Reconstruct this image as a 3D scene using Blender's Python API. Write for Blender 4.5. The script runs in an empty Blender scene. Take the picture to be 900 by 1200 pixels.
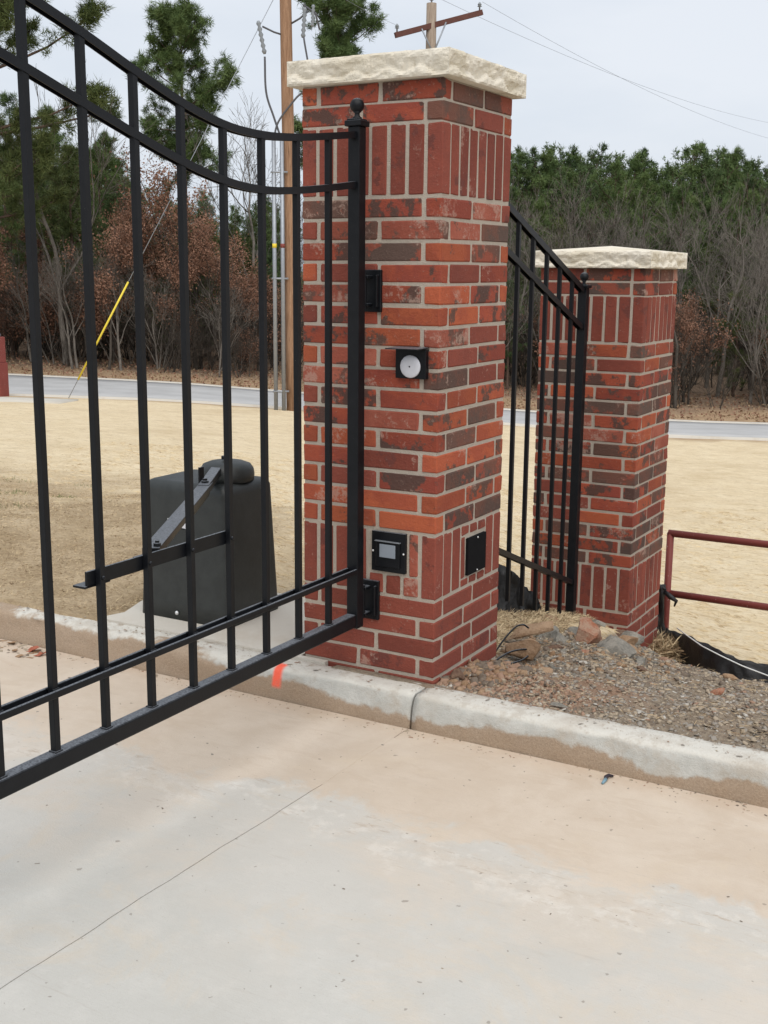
import bpy, bmesh, math, random
import numpy as np
from mathutils import Vector, Matrix, noise as mnoise

random.seed(7); np.random.seed(7)
SC = bpy.context.scene
COL = SC.collection
RAD = math.radians

# ------------------------------------------------------------------ camera
CAM = Vector((1.95799, -3.82991, 1.52742))
PITCH, ROLL, YAW, FPX = 0.1998, 0.0090, -0.5172, 1397.8
FW2 = Vector((math.sin(YAW), math.cos(YAW), 0)); RT2 = Vector((math.cos(YAW), -math.sin(YAW), 0))
_fw = Vector((math.sin(YAW)*math.cos(PITCH), math.cos(YAW)*math.cos(PITCH), -math.sin(PITCH)))
_up = RT2.cross(_fw)
_c, _s = math.cos(ROLL), math.sin(ROLL)
_cx = RT2*_c + _up*_s; _cy = -RT2*_s + _up*_c
cd = bpy.data.cameras.new('camera'); co = bpy.data.objects.new('camera', cd); COL.objects.link(co)
cd.sensor_fit = 'VERTICAL'; cd.sensor_height = 36; cd.lens = FPX*36/1200
cd.clip_start = .05; cd.clip_end = 2000
m = Matrix((_cx, _cy, -_fw)).transposed().to_4x4(); m.translation = CAM
co.matrix_world = m
SC.camera = co
SC.render.resolution_x, SC.render.resolution_y = 768, 1024

# ------------------------------------------------------------------ world, sun, exposure
SUN_EL, SUN_AZ = RAD(58), RAD(142)      # azimuth measured clockwise from +Y
w = bpy.data.worlds.new('World'); SC.world = w; w.use_nodes = True
nt = w.node_tree; nt.nodes.clear()
out = nt.nodes.new('ShaderNodeOutputWorld'); bg = nt.nodes.new('ShaderNodeBackground')
sky = nt.nodes.new('ShaderNodeTexSky'); sky.sky_type = 'NISHITA'; sky.sun_disc = False
sky.sun_elevation = SUN_EL; sky.sun_rotation = SUN_AZ; sky.air_density = 1.0; sky.dust_density = 3.0
tc = nt.nodes.new('ShaderNodeTexCoord'); mp = nt.nodes.new('ShaderNodeMapping'); mp.inputs['Scale'].default_value = (1.0, 1.0, 3.2)
nz = nt.nodes.new('ShaderNodeTexNoise'); nz.inputs['Scale'].default_value = 1.6; nz.inputs['Detail'].default_value = 6; nz.inputs['Roughness'].default_value = .5
rp = nt.nodes.new('ShaderNodeValToRGB'); rp.color_ramp.elements[0].position = .40; rp.color_ramp.elements[1].position = .62
rp.color_ramp.elements[0].color = (5.8, 6.45, 7.3, 1); rp.color_ramp.elements[1].color = (7.4, 7.75, 8.3, 1)
mx = nt.nodes.new('ShaderNodeMix'); mx.data_type = 'RGBA'; mx.inputs[0].default_value = .9
L = nt.links.new
L(tc.outputs['Generated'], mp.inputs['Vector']); L(mp.outputs['Vector'], nz.inputs['Vector']); L(nz.outputs['Fac'], rp.inputs['Fac'])
L(sky.outputs['Color'], mx.inputs[6]); L(rp.outputs['Color'], mx.inputs[7]); L(mx.outputs[2], bg.inputs['Color'])
bg.inputs['Strength'].default_value = .1; L(bg.outputs[0], out.inputs['Surface'])
sl = bpy.data.lights.new('sun', 'SUN'); so = bpy.data.objects.new('sun', sl); COL.objects.link(so)
sl.energy = 2.1; sl.angle = RAD(75); sl.color = (1, .96, .9)
sd = Vector((math.sin(SUN_AZ)*math.cos(SUN_EL), math.cos(SUN_AZ)*math.cos(SUN_EL), math.sin(SUN_EL)))
so.rotation_euler = sd.to_track_quat('Z', 'Y').to_euler()
SC.view_settings.view_transform = 'Standard'; SC.view_settings.look = 'None'
SC.view_settings.exposure = 0.22; SC.view_settings.gamma = 1
SC.render.engine = 'CYCLES'

# ------------------------------------------------------------------ material helpers
def lin(c):
    return tuple((x/255/12.92 if x/255 <= .04045 else ((x/255+.055)/1.055)**2.4) for x in c) + (1,)

class NT:
    """small node-graph helper"""
    def __init__(s, name):
        s.m = bpy.data.materials.new(name); s.m.use_nodes = True
        s.t = s.m.node_tree; s.b = s.t.nodes['Principled BSDF']
        s.tc = s.t.nodes.new('ShaderNodeTexCoord')
    def n(s, typ, **kw):
        x = s.t.nodes.new(typ)
        for k, v in kw.items():
            if k in x.inputs: x.inputs[k].default_value = v
            else: setattr(x, k, v)
        return x
    def l(s, a, b): s.t.links.new(a, b); return b
    def coord(s, kind='Object', scale=(1, 1, 1), rnd=False, rot=(0, 0, 0)):
        mp = s.n('ShaderNodeMapping'); mp.inputs['Scale'].default_value = scale; mp.inputs['Rotation'].default_value = rot
        if kind == 'World':
            g = s.n('ShaderNodeNewGeometry'); s.l(g.outputs['Position'], mp.inputs['Vector'])
        else: s.l(s.tc.outputs[kind], mp.inputs['Vector'])
        if rnd:
            oi = s.n('ShaderNodeObjectInfo'); cm = s.n('ShaderNodeMath', operation='MULTIPLY'); cm.inputs[1].default_value = 97.
            s.l(oi.outputs['Random'], cm.inputs[0]); s.l(cm.outputs[0], mp.inputs['Location'])
        return mp.outputs[0]
    def noise(s, vec, scale, detail=4, rough=.5, dist=0):
        x = s.n('ShaderNodeTexNoise', Scale=scale, Detail=detail, Roughness=rough, Distortion=dist); s.l(vec, x.inputs['Vector']); return x.outputs['Fac']
    def voro(s, vec, scale, feature='F1'):
        x = s.n('ShaderNodeTexVoronoi', Scale=scale, feature=feature); s.l(vec, x.inputs['Vector']); return x
    def ramp(s, fac, stops, interp='LINEAR'):
        r = s.n('ShaderNodeValToRGB'); e = r.color_ramp; e.interpolation = interp
        while len(e.elements) < len(stops): e.elements.new(.5)
        for el, (p, c) in zip(e.elements, stops):
            el.position = p; el.color = c if len(c) == 4 else tuple(c)+(1,)
        s.l(fac, r.inputs['Fac']); return r.outputs['Color']
    def smooth(s, fac, a, b):
        r = s.n('ShaderNodeMapRange', interpolation_type='SMOOTHSTEP'); r.inputs['From Min'].default_value = a; r.inputs['From Max'].default_value = b
        s.l(fac, r.inputs['Value']); return r.outputs[0]
    def math(s, op, a, b=None):
        x = s.n('ShaderNodeMath', operation=op)
        for i, v in enumerate((a, b)):
            if v is None: continue
            if isinstance(v, (int, float)): x.inputs[i].default_value = v
            else: s.l(v, x.inputs[i])
        return x.outputs[0]
    def mix(s, fac, a, b, mode='MIX'):
        x = s.n('ShaderNodeMix', data_type='RGBA', blend_type=mode)
        for i, v in ((0, fac), (6, a), (7, b)):
            if isinstance(v, (int, float)): x.inputs[i].default_value = v
            elif isinstance(v, tuple): x.inputs[i].default_value = v if len(v) == 4 else v+(1,)
            else: s.l(v, x.inputs[i])
        return x.outputs[2]
    def attr(s, name):
        a = s.n('ShaderNodeAttribute', attribute_name=name); return a.outputs['Fac']
    def xyz(s, kind='World'):
        sp = s.n('ShaderNodeSeparateXYZ'); s.l(s.coord(kind), sp.inputs[0]); return sp.outputs
    def bump(s, h, strength=.3, dist=.01):
        b = s.n('ShaderNodeBump', Strength=strength, Distance=dist); s.l(h, b.inputs['Height']); s.l(b.outputs[0], s.b.inputs['Normal'])
    def done(s, col=None, rough=.8, spec=.3, metal=0):
        if col is not None:
            if isinstance(col, tuple): s.b.inputs['Base Color'].default_value = col if len(col) == 4 else col+(1,)
            else: s.l(col, s.b.inputs['Base Color'])
        if isinstance(rough, (int, float)): s.b.inputs['Roughness'].default_value = rough
        else: s.l(rough, s.b.inputs['Roughness'])
        s.b.inputs['Specular IOR Level'].default_value = spec; s.b.inputs['Metallic'].default_value = metal
        return s.m

def sc(c, k): return tuple(x*k for x in c[:3]) + (1,)

# brick materials ------------------------------------------------------
def brick_mat(name, base, alt, patch, amt, white):
    """amt: share of each brick flashed with the patch colour, white: share smeared with old mortar"""
    g = NT(name); v = g.coord('Object', rnd=True); oi = g.n('ShaderNodeObjectInfo'); rnd = oi.outputs['Random']
    v2 = g.coord('Object', rnd=True, rot=(1, 2, .5)); v3 = g.coord('Object', (1, 1, 1), rnd=True, rot=(2, .3, 1.2))
    grain = g.noise(v, 260, 3, .75); mid = g.noise(v, 70, 4, .7)
    def blot(vec, sc_, w):      # stretched blotch field with a ragged, grainy edge
        q = g.math('ADD', g.math('MULTIPLY', g.noise(vec, sc_, 3, .5, .5), .62), g.math('MULTIPLY', g.noise(vec, sc_*3.7, 5, .7), .38))
        q = g.math('ADD', g.math('MULTIPLY', g.math('SUBTRACT', q, .5), 3.4), .5)
        return g.math('ADD', q, g.math('MULTIPLY', g.math('SUBTRACT', mid, .5), w))
    h2 = g.math('FRACT', g.math('MULTIPLY', rnd, 7.13)); h3 = g.math('FRACT', g.math('MULTIPLY', rnd, 31.7)); h4 = g.math('FRACT', g.math('MULTIPLY', rnd, 57.3))
    c = g.mix(g.smooth(blot(v, 5, .4), .25, .75), base, alt)
    c = g.mix(h2, sc(base, .86) if False else c, g.mix(.40, c, alt))
    c = g.mix(1.0, c, g.mix(h4, (.84, .84, .84, 1), (1.14, 1.12, 1.1, 1)), 'MULTIPLY')
    t = g.math('SUBTRACT', 1.0-amt+.18, g.math('MULTIPLY', h3, .36))
    pm = g.math('MULTIPLY', g.smooth(g.math('SUBTRACT', blot(v2, 7, .5), t), 0, .16), .88)
    c = g.mix(pm, c, patch)
    t2 = g.math('SUBTRACT', 1.0-white+.22, g.math('MULTIPLY', h2, .44))
    wm = g.smooth(g.math('SUBTRACT', blot(v3, 6, 1.6), t2), 0, .35)
    c = g.mix(g.math('MULTIPLY', wm, .52), c, (.50, .34, .27, 1))
    pits = g.smooth(grain, .60, .68)
    c = g.mix(g.math('MULTIPLY', pits, .45), c, sc(alt, .35))
    c = g.mix(g.math('MULTIPLY', g.smooth(mid, .60, .72), .20), c, (.46, .36, .29, 1))
    g.bump(g.math('ADD', g.math('MULTIPLY', grain, .8), g.math('MULTIPLY', mid, 1.8)), .75, .004)
    return g.done(c, .9, .2)
BR = {
 'R': brick_mat('brick_plain_red', (.255, .068, .046, 1), (.215, .060, .043, 1), (.15, .05, .04, 1), .24, .10),
 'M': brick_mat('brick_mottled', (.345, .080, .044, 1), (.26, .062, .042, 1), (.080, .056, .047, 1), .48, .18),
 'O': brick_mat('brick_orange', (.42, .108, .050, 1), (.33, .080, .044, 1), (.095, .065, .052, 1), .36, .12),
 'D': brick_mat('brick_dark', (.105, .072, .060, 1), (.165, .075, .055, 1), (.30, .08, .05, 1), .36, .18),
 'P': brick_mat('brick_pale', (.38, .12, .08, 1), (.32, .088, .058, 1), (.12, .07, .055, 1), .22, .46),
}
g = NT('mortar'); v = g.coord('Object'); n = g.noise(v, 60, 5, .7); n2 = g.noise(v, 6, 3)
g.bump(g.math('ADD', n, g.noise(v, 250, 3)), .8, .006)
MORTAR = g.done(g.mix(n, g.mix(n2, (.37, .31, .25, 1), (.44, .375, .31, 1)), (.52, .455, .38, 1)), .95, .1)

g = NT('cast_stone'); v = g.coord('Object'); n = g.noise(v, 7, 6, .6); n2 = g.noise(v, 90, 5, .75)
g.bump(g.math('ADD', n2, g.math('MULTIPLY', g.noise(v, 34, 5, .7), 1.8)), .7, .008)
stc = g.mix(g.smooth(n, .3, .7), (.68, .61, .48, 1), (.80, .74, .63, 1)); stc = g.mix(g.math('MULTIPLY', g.smooth(n2, .58, .72), .35), stc, (.46, .38, .27, 1)); stc = g.mix(g.math('MULTIPLY', g.smooth(g.noise(g.coord('Object', (9, 9, 1)), 4, 4, .7), .56, .72), .22), stc, (.42, .36, .27, 1))
STONE = g.done(stc, .9, .15)

g = NT('black_paint'); v = g.coord('World'); n = g.noise(v, 25, 5, .7); n2 = g.noise(v, 160, 3, .6)
geo = g.n('ShaderNodeNewGeometry'); sp = g.n('ShaderNodeSeparateXYZ'); g.l(geo.outputs['Normal'], sp.inputs[0])
dust = g.math('MULTIPLY', g.smooth(sp.outputs[2], .6, .98), g.math('MULTIPLY', g.smooth(n2, .15, .7), .80))
specks = g.smooth(g.noise(v, 330, 2, .5), .74, .78)
c = g.mix(g.smooth(n, .3, .7), (.0042, .0050, .0068, 1), (.0068, .0076, .0096, 1))
c = g.mix(dust, c, (.21, .225, .25, 1)); c = g.mix(g.math('MULTIPLY', specks, .25), c, (.3, .28, .25, 1))
g.bump(n2, .12, .002)
BLACK = g.done(c, g.math('ADD', g.math('MULTIPLY', n, .2), .32), .24)

def simple(name, col, rough=.6, spec=.4, metal=0, nscale=30, var=.25, bump=.1):
    g = NT(name); v = g.coord('Object'); n = g.noise(v, nscale, 4, .6)
    c = g.mix(n, sc(col, 1-var), sc(col, 1+var))
    if bump: g.bump(n, bump, .004)
    return g.done(c, rough, spec, metal)

g = NT('operator_plastic'); v = g.coord('World'); n = g.noise(v, 14, 5, .7); n2 = g.noise(v, 700, 2)
scr = g.smooth(g.noise(g.coord('World', (3, 3, 26), rot=(.6, .4, .3)), 9, 3, .8), .70, .73)
c = g.mix(g.smooth(n, .3, .7), (.019, .022, .0215, 1), (.029, .033, .032, 1)); c = g.mix(g.math('MULTIPLY', scr, .3), c, (.22, .2, .17, 1))
g.bump(n2, .25, .0015); PLASTIC = g.done(c, .48, .45)

SCREEN = simple('keypad_window', (.24, .27, .31, 1), .25, .5, 0, 12, .12, 0)
WHITE = simple('white_plastic', (.62, .62, .66, 1), .35, .5, 0, 40, .05, 0)
STEEL = simple('galvanised_steel', (.30, .32, .35, 1), .45, .5, .5, 20, .2, .05)
SCREW = simple('bright_screw', (.7, .7, .7, 1), .35, .5, .6, 20, .1, 0)
g = NT('rust_red_paint'); v = g.coord('World'); n = g.noise(v, 60, 4, .7)
c = g.mix(g.noise(v, 7, 4), (.17, .036, .03, 1), (.235, .055, .045, 1)); c = g.mix(g.smooth(n, .66, .69), c, (.5, .42, .38, 1))
REDPAINT = g.done(c, .55, .35)
g = NT('utility_wood'); v = g.coord('Object', (9, 9, .6)); n = g.noise(v, 4, 6, .7)
c = g.mix(g.smooth(n, .3, .7), (.22, .125, .075, 1), (.38, .235, .15, 1)); c = g.mix(g.smooth(g.noise(g.coord('Object', (30, 30, 1)), 3, 3), .62, .7), c, (.09, .05, .03, 1))
g.bump(n, .4, .01); WOOD = g.done(c, .9, .15)
g = NT('grey_wood'); v = g.coord('Object', (9, 9, .6)); n = g.noise(v, 4, 6, .7)
WOOD2 = g.done(g.mix(g.smooth(n, .3, .7), (.22, .17, .13, 1), (.36, .29, .23, 1)), .9, .15)
ARMWOOD = simple('crossarm_wood', (.12, .055, .045, 1), .85, .2, 0, 8, .3)
YELLOW = simple('yellow_plastic', (.75, .58, .05, 1), .5, .4, 0, 8, .1, 0)
WIRE = simple('wire_metal', (.10, .10, .11, 1), .6, .3, .2, 8, .1, 0)
PORC = simple('insulator_grey', (.22, .24, .26, 1), .35, .5, 0, 8, .1, 0)
g = NT('silt_fabric'); v = g.coord('World'); n = g.noise(v, 18, 5, .7)
wv = g.noise(g.coord('World', (40, 40, 40)), 20, 2)
g.bump(g.math('ADD', n, g.math('MULTIPLY', wv, .2)), .6, .01)
FABRIC = g.done(g.mix(g.smooth(n, .45, .8), (.006, .006, .0065, 1), (.022, .022, .026, 1)), .42, .5)
STRING = simple('white_string', (.7, .7, .68, 1), .8)

# ground materials ----------------------------------------------------
g = NT('ground'); P = g.coord('World')
big = g.noise(P, .55, 5, .6); mid = g.noise(P, 3.2, 6, .65); fine = g.noise(P, 42, 5, .75)
# straw erosion blanket: pale straw with short wavy darker dashes along one direction
dash = g.noise(g.coord('World', (1.5, 6.0, 3), rot=(0, 0, RAD(-34))), 3.4, 6, .72, .5)
dash2 = g.noise(g.coord('World', (7, 22, 5), rot=(0, 0, RAD(-25))), 3.0, 4, .75, .4)
straw = g.mix(g.smooth(mid, .3, .7), (.70, .565, .37, 1), (.78, .655, .46, 1))
straw = g.mix(g.math('MULTIPLY', g.smooth(dash, .52, .62), .50), straw, (.42, .30, .165, 1))
straw = g.mix(g.math('MULTIPLY', g.smooth(dash2, .54, .66), .55), straw, (.36, .25, .135, 1))
straw = g.mix(g.math('MULTIPLY', g.smooth(fine, .5, .8), .3), straw, (.82, .71, .52, 1))
grass = g.mix(g.smooth(mid, .35, .65), (.40, .30, .185, 1), (.54, .42, .275, 1))
grass = g.mix(g.math('MULTIPLY', g.smooth(fine, .4, .65), .5), grass, (.24, .165, .10, 1))
grv = g.mix(g.smooth(fine, .3, .7), (.20, .155, .115, 1), (.34, .28, .21, 1))
grv = g.mix(g.math('MULTIPLY', g.smooth(mid, .5, .7), .4), grv, (.34, .22, .15, 1))
clay = g.mix(g.smooth(fine, .3, .7), (.28, .155, .10, 1), (.40, .255, .175, 1))
leafy = g.mix(g.smooth(fine, .35, .65), (.17, .115, .08, 1), (.31, .225, .16, 1))
verge = g.mix(g.smooth(mid, .35, .65), (.42, .30, .19, 1), (.33, .22, .135, 1))
dirtc = g.mix(g.smooth(fine, .35, .65), (.25, .19, .13, 1), (.36, .28, .19, 1))
straw = g.mix(g.math('MULTIPLY', g.smooth(big, .50, .68), .35), straw, (.50, .37, .22, 1)); c = g.mix(g.attr('grass'), straw, grass)
c = g.mix(g.attr('verge'), c, verge); c = g.mix(g.attr('leafy'), c, leafy)
c = g.mix(g.attr('gravel'), c, grv); c = g.mix(g.attr('clay'), c, clay)
hgt = g.math('ADD', g.math('MULTIPLY', dash, 1.2), g.math('ADD', g.math('MULTIPLY', dash2, .6), g.math('MULTIPLY', fine, .5)))
g.bump(hgt, .75, .032); GROUND = g.done(c, .95, .05)

def concrete(name, kind):
    g = NT(name); P = g.coord('World'); x, y, z = g.xyz()[0:3]
    n0 = g.noise(P, .8, 5, .6); n1 = g.noise(P, 2.4, 7, .68, .3); n2 = g.noise(P, 11, 6, .72); n3 = g.noise(P, 160, 4, .75)
    sp = g.noise(P, 55, 3, .6)
    base = g.mix(g.smooth(n0, .3, .7), (.478, .464, .425, 1), (.545, .527, .487, 1))
    base = g.mix(g.math('MULTIPLY', g.smooth(n2, .45, .7), .30), base, (.60, .575, .53, 1))
    base = g.mix(g.math('MULTIPLY', g.smooth(g.noise(P, 4.5, 6, .7), .55, .72), .25), base, (.44, .41, .365, 1))
    silt = g.mix(g.smooth(n1, .35, .65), (.52, .425, .33, 1), (.585, .495, .40, 1))
    if kind == 'drive':
        # clay silt dried along the gutter, edge about .8 m out, ragged, with pale rims
        yy = g.math('ADD', y, g.math('ADD', g.math('MULTIPLY', g.math('SUBTRACT', n1, .5), .75), g.math('MULTIPLY', g.math('SUBTRACT', n2, .5), .22)))
        m1 = g.smooth(yy, -.93, -.80)
        m2 = g.math('MULTIPLY', g.smooth(yy, -1.9, -1.0), g.math('ADD', .18, g.math('MULTIPLY', g.smooth(n1, .45, .6), .35)))
        rim = g.math('MULTIPLY', g.smooth(yy, -1.08, -.95), g.math('SUBTRACT', 1.0, g.smooth(yy, -.92, -.80)))
        c = g.mix(g.math('MAXIMUM', g.math('MULTIPLY', m1, .95), m2), base, silt)
        c = g.mix(g.math('MULTIPLY', g.math('MULTIPLY', rim, g.smooth(n2, .48, .62)), .42), c, (.66, .62, .56, 1))
        streak = g.noise(g.coord('World', (2, 9, 1), rot=(0, 0, .15)), 5, 5, .75, .6)
        c = g.mix(g.math('MULTIPLY', g.math('MULTIPLY', rim, g.smooth(streak, .58, .66)), .55), c, (.36, .27, .19, 1))
        foot_tone = g.math('MULTIPLY', g.smooth(y, -.32, -.17), g.smooth(n2, .3, .6))  # patchy browner tone towards the curb foot
        c = g.mix(g.math('MULTIPLY', foot_tone, .35), c, (.47, .34, .24, 1))
        broom = g.noise(g.coord('World', (3, 140, 1), rot=(0, 0, .05)), 3, 3, .7)
        c = g.mix(g.math('MULTIPLY', g.smooth(broom, .5, .7), .10), c, (.34, .30, .26, 1))
        scuff = g.noise(g.coord('World', (1.2, 14, 1), rot=(0, 0, .62)), 2.2, 5, .75, .3)
        c = g.mix(g.math('MULTIPLY', g.smooth(scuff, .60, .74), .22), c, (.36, .31, .26, 1))
        stn = g.noise(P, 1.7, 7, .75, 1.2)
        c = g.mix(g.math('MULTIPLY', g.smooth(stn, .50, .66), .34), c, (.58, .48, .36, 1))
        mud = g.noise(g.coord('World', (1.3, 3.5, 1), rot=(0, 0, .12)), 2.6, 8, .72, .8)
        c = g.mix(g.math('MULTIPLY', g.math('MULTIPLY', g.smooth(mud, .53, .62), g.smooth(yy, -1.35, -.6)), .26), c, (.46, .36, .265, 1))
        spk = g.smooth(g.noise(P, 38, 2, .4), .735, .75)
        c = g.mix(g.math('MULTIPLY', spk, .55), c, (.2, .17, .14, 1))
    elif kind == 'curb':
        zz = g.math('ADD', z, g.math('ADD', g.math('MULTIPLY', g.math('SUBTRACT', g.noise(P, 1.5, 6, .6, .4), .5), .26), g.math('MULTIPLY', g.math('SUBTRACT', n2, .5), .05)))
        zz = g.math('ADD', zz, g.math('MULTIPLY', g.smooth(x, -.75, -1.3), -.035))
        soil = g.math('MULTIPLY', g.math('SUBTRACT', 1.0, g.smooth(zz, -.068, -.050)), g.math('ADD', .80, g.math('MULTIPLY', n2, .25)))
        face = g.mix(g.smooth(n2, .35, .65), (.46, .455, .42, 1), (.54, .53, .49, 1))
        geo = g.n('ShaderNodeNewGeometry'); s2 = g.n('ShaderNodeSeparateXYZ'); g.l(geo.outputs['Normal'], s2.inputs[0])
        c = g.mix(g.smooth(s2.outputs[2], .35, .8), face, (.62, .595, .535, 1))  # up-facing top painted paler, its brighter light put into the colour
        c = g.mix(g.math('MULTIPLY', g.smooth(n1, .52, .68), .4), c, (.42, .36, .29, 1))
        dirt = g.smooth(g.math('ADD', g.noise(P, 17, 5, .7), g.math('MULTIPLY', y, .9)), .48, .62)
        c = g.mix(g.math('MULTIPLY', dirt, .62), c, (.30, .22, .15, 1)); c = g.mix(g.math('MULTIPLY', g.smooth(g.noise(P, 7, 6, .75), .49, .62), .42), c, (.40, .34, .27, 1))
        soilc = g.mix(g.smooth(n3, .3, .7), (.30, .215, .145, 1), (.40, .295, .205, 1))
        c = g.mix(soil, c, soilc)
        # orange survey spray mark
        mx_ = g.math('MULTIPLY', g.smooth(x, -.635, -.620), g.math('SUBTRACT', 1.0, g.smooth(x, -.598, -.578)))
        my_ = g.math('MULTIPLY', g.smooth(z, -.090, -.070), g.math('SUBTRACT', 1.0, g.smooth(y, -.115, -.095)))
        c = g.mix(g.math('MULTIPLY', g.math('MULTIPLY', mx_, my_), g.smooth(n2, .2, .5)), c, (.95, .15, .09, 1))
    else:
        c = g.mix(.45, base, (.60, .54, .45, 1))
        c = g.mix(g.math('MULTIPLY', g.smooth(n1, .5, .7), .4), c, (.44, .36, .27, 1))
    c = g.mix(g.math('MULTIPLY', g.smooth(n3, .55, .75), .18), c, (.33, .29, .25, 1))
    g.bump(g.math('ADD', g.math('MULTIPLY', n2, 2), n3), .75 if kind == 'curb' else .35, .005 if kind == 'curb' else .003)
    return g.done(c, .9, .2)
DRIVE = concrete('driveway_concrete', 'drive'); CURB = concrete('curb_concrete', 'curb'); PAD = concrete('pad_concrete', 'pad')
g = NT('asphalt'); P = g.coord('World'); n = g.noise(P, 1.2, 5); n2 = g.noise(P, 30, 3)
ROAD = g.done(g.mix(g.smooth(n, .3, .7), (.36, .355, .35, 1), (.43, .425, .42, 1)), .9, .2)
def rockm(name, a, b): 
    g = NT(name); v = g.coord('Object', rnd=True); n = g.noise(v, 14, 6, .65); n2 = g.noise(v, 90, 4, .7)
    g.bump(g.math('ADD', n, n2), .8, .008); return g.done(g.mix(g.smooth(g.math('ADD', g.math('MULTIPLY', n, .6), g.math('MULTIPLY', n2, .4)), .38, .62), a, b), .9, .15)
RK_TAN = rockm('rock_tan', (.25, .155, .09, 1), (.38, .26, .17, 1))
RK_RED = rockm('rock_red', (.30, .12, .07, 1), (.36, .24, .17, 1))
RK_GREY = rockm('rock_grey', (.16, .15, .13, 1), (.29, .265, .225, 1))
RK_BROWN = rockm('rock_brown', (.12, .07, .05, 1), (.2, .13, .09, 1))
CHIP = [simple('chip_'+n_, c_, .9, .15, 0, 40, .25, 0) for n_, c_ in (('grey', (.275, .245, .21, 1)), ('tan', (.35, .285, .21, 1)), ('dark', (.17, .135, .105, 1)), ('pale', (.44, .41, .36, 1)), ('clay', (.31, .20, .14, 1)))]
STRAWM = [simple('straw_'+n_, c_, .8, .2, 0, 6, .2, 0) for n_, c_ in (('pale', (.60, .48, .30, 1)), ('tan', (.47, .355, .215, 1)), ('brown', (.29, .205, .125, 1)))]
GREENB = simple('grass_green', (.09, .14, .03, 1), .7)
def leafm(name, a, b, rough=.7):
    g = NT(name); v = g.coord('World'); n = g.noise(v, 1.3, 4, .6); n2 = g.noise(v, 9, 3)
    c = g.mix(g.smooth(g.math('ADD', g.math('MULTIPLY', n, .6), g.math('MULTIPLY', n2, .4)), .36, .64), a, b)
    return g.done(c, rough, .25)
NEEDLE = leafm('pine_needles', (.058, .098, .028, 1), (.135, .185, .06, 1))
NEEDLE2 = leafm('pine_needles_dark', (.045, .078, .028, 1), (.10, .145, .052, 1))
NEEDLE3 = leafm('pine_needles_yellowish', (.05, .075, .02, 1), (.12, .14, .045, 1))
RUSSET = leafm('russet_leaves', (.16, .078, .048, 1), (.31, .17, .112, 1))
BARKP = leafm('pine_bark', (.075, .05, .038, 1), (.15, .10, .075, 1), .9)
BARKG = leafm('grey_bark', (.10, .088, .075, 1), (.215, .19, .162, 1), .9)
BARKD = leafm('dark_bark', (.045, .037, .03, 1), (.095, .08, .065, 1), .9)

# ------------------------------------------------------------------ geometry helpers
def link(o, parent=None):
    COL.objects.link(o)
    if parent is not None: o.parent = parent
    return o
def tag(o, label=None, cat=None, group=None, kind=None):
    if label: o['label'] = label
    if cat: o['category'] = cat
    if group: o['group'] = group
    if kind: o['kind'] = kind
    return o
def empty(name, loc=(0, 0, 0), label=None, cat=None, group=None, kind=None, rz=0):
    o = bpy.data.objects.new(name, None); o.empty_display_size = .1; COL.objects.link(o); o.location = loc; o.rotation_euler = (0, 0, rz)
    return tag(o, label, cat, group, kind)

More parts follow.
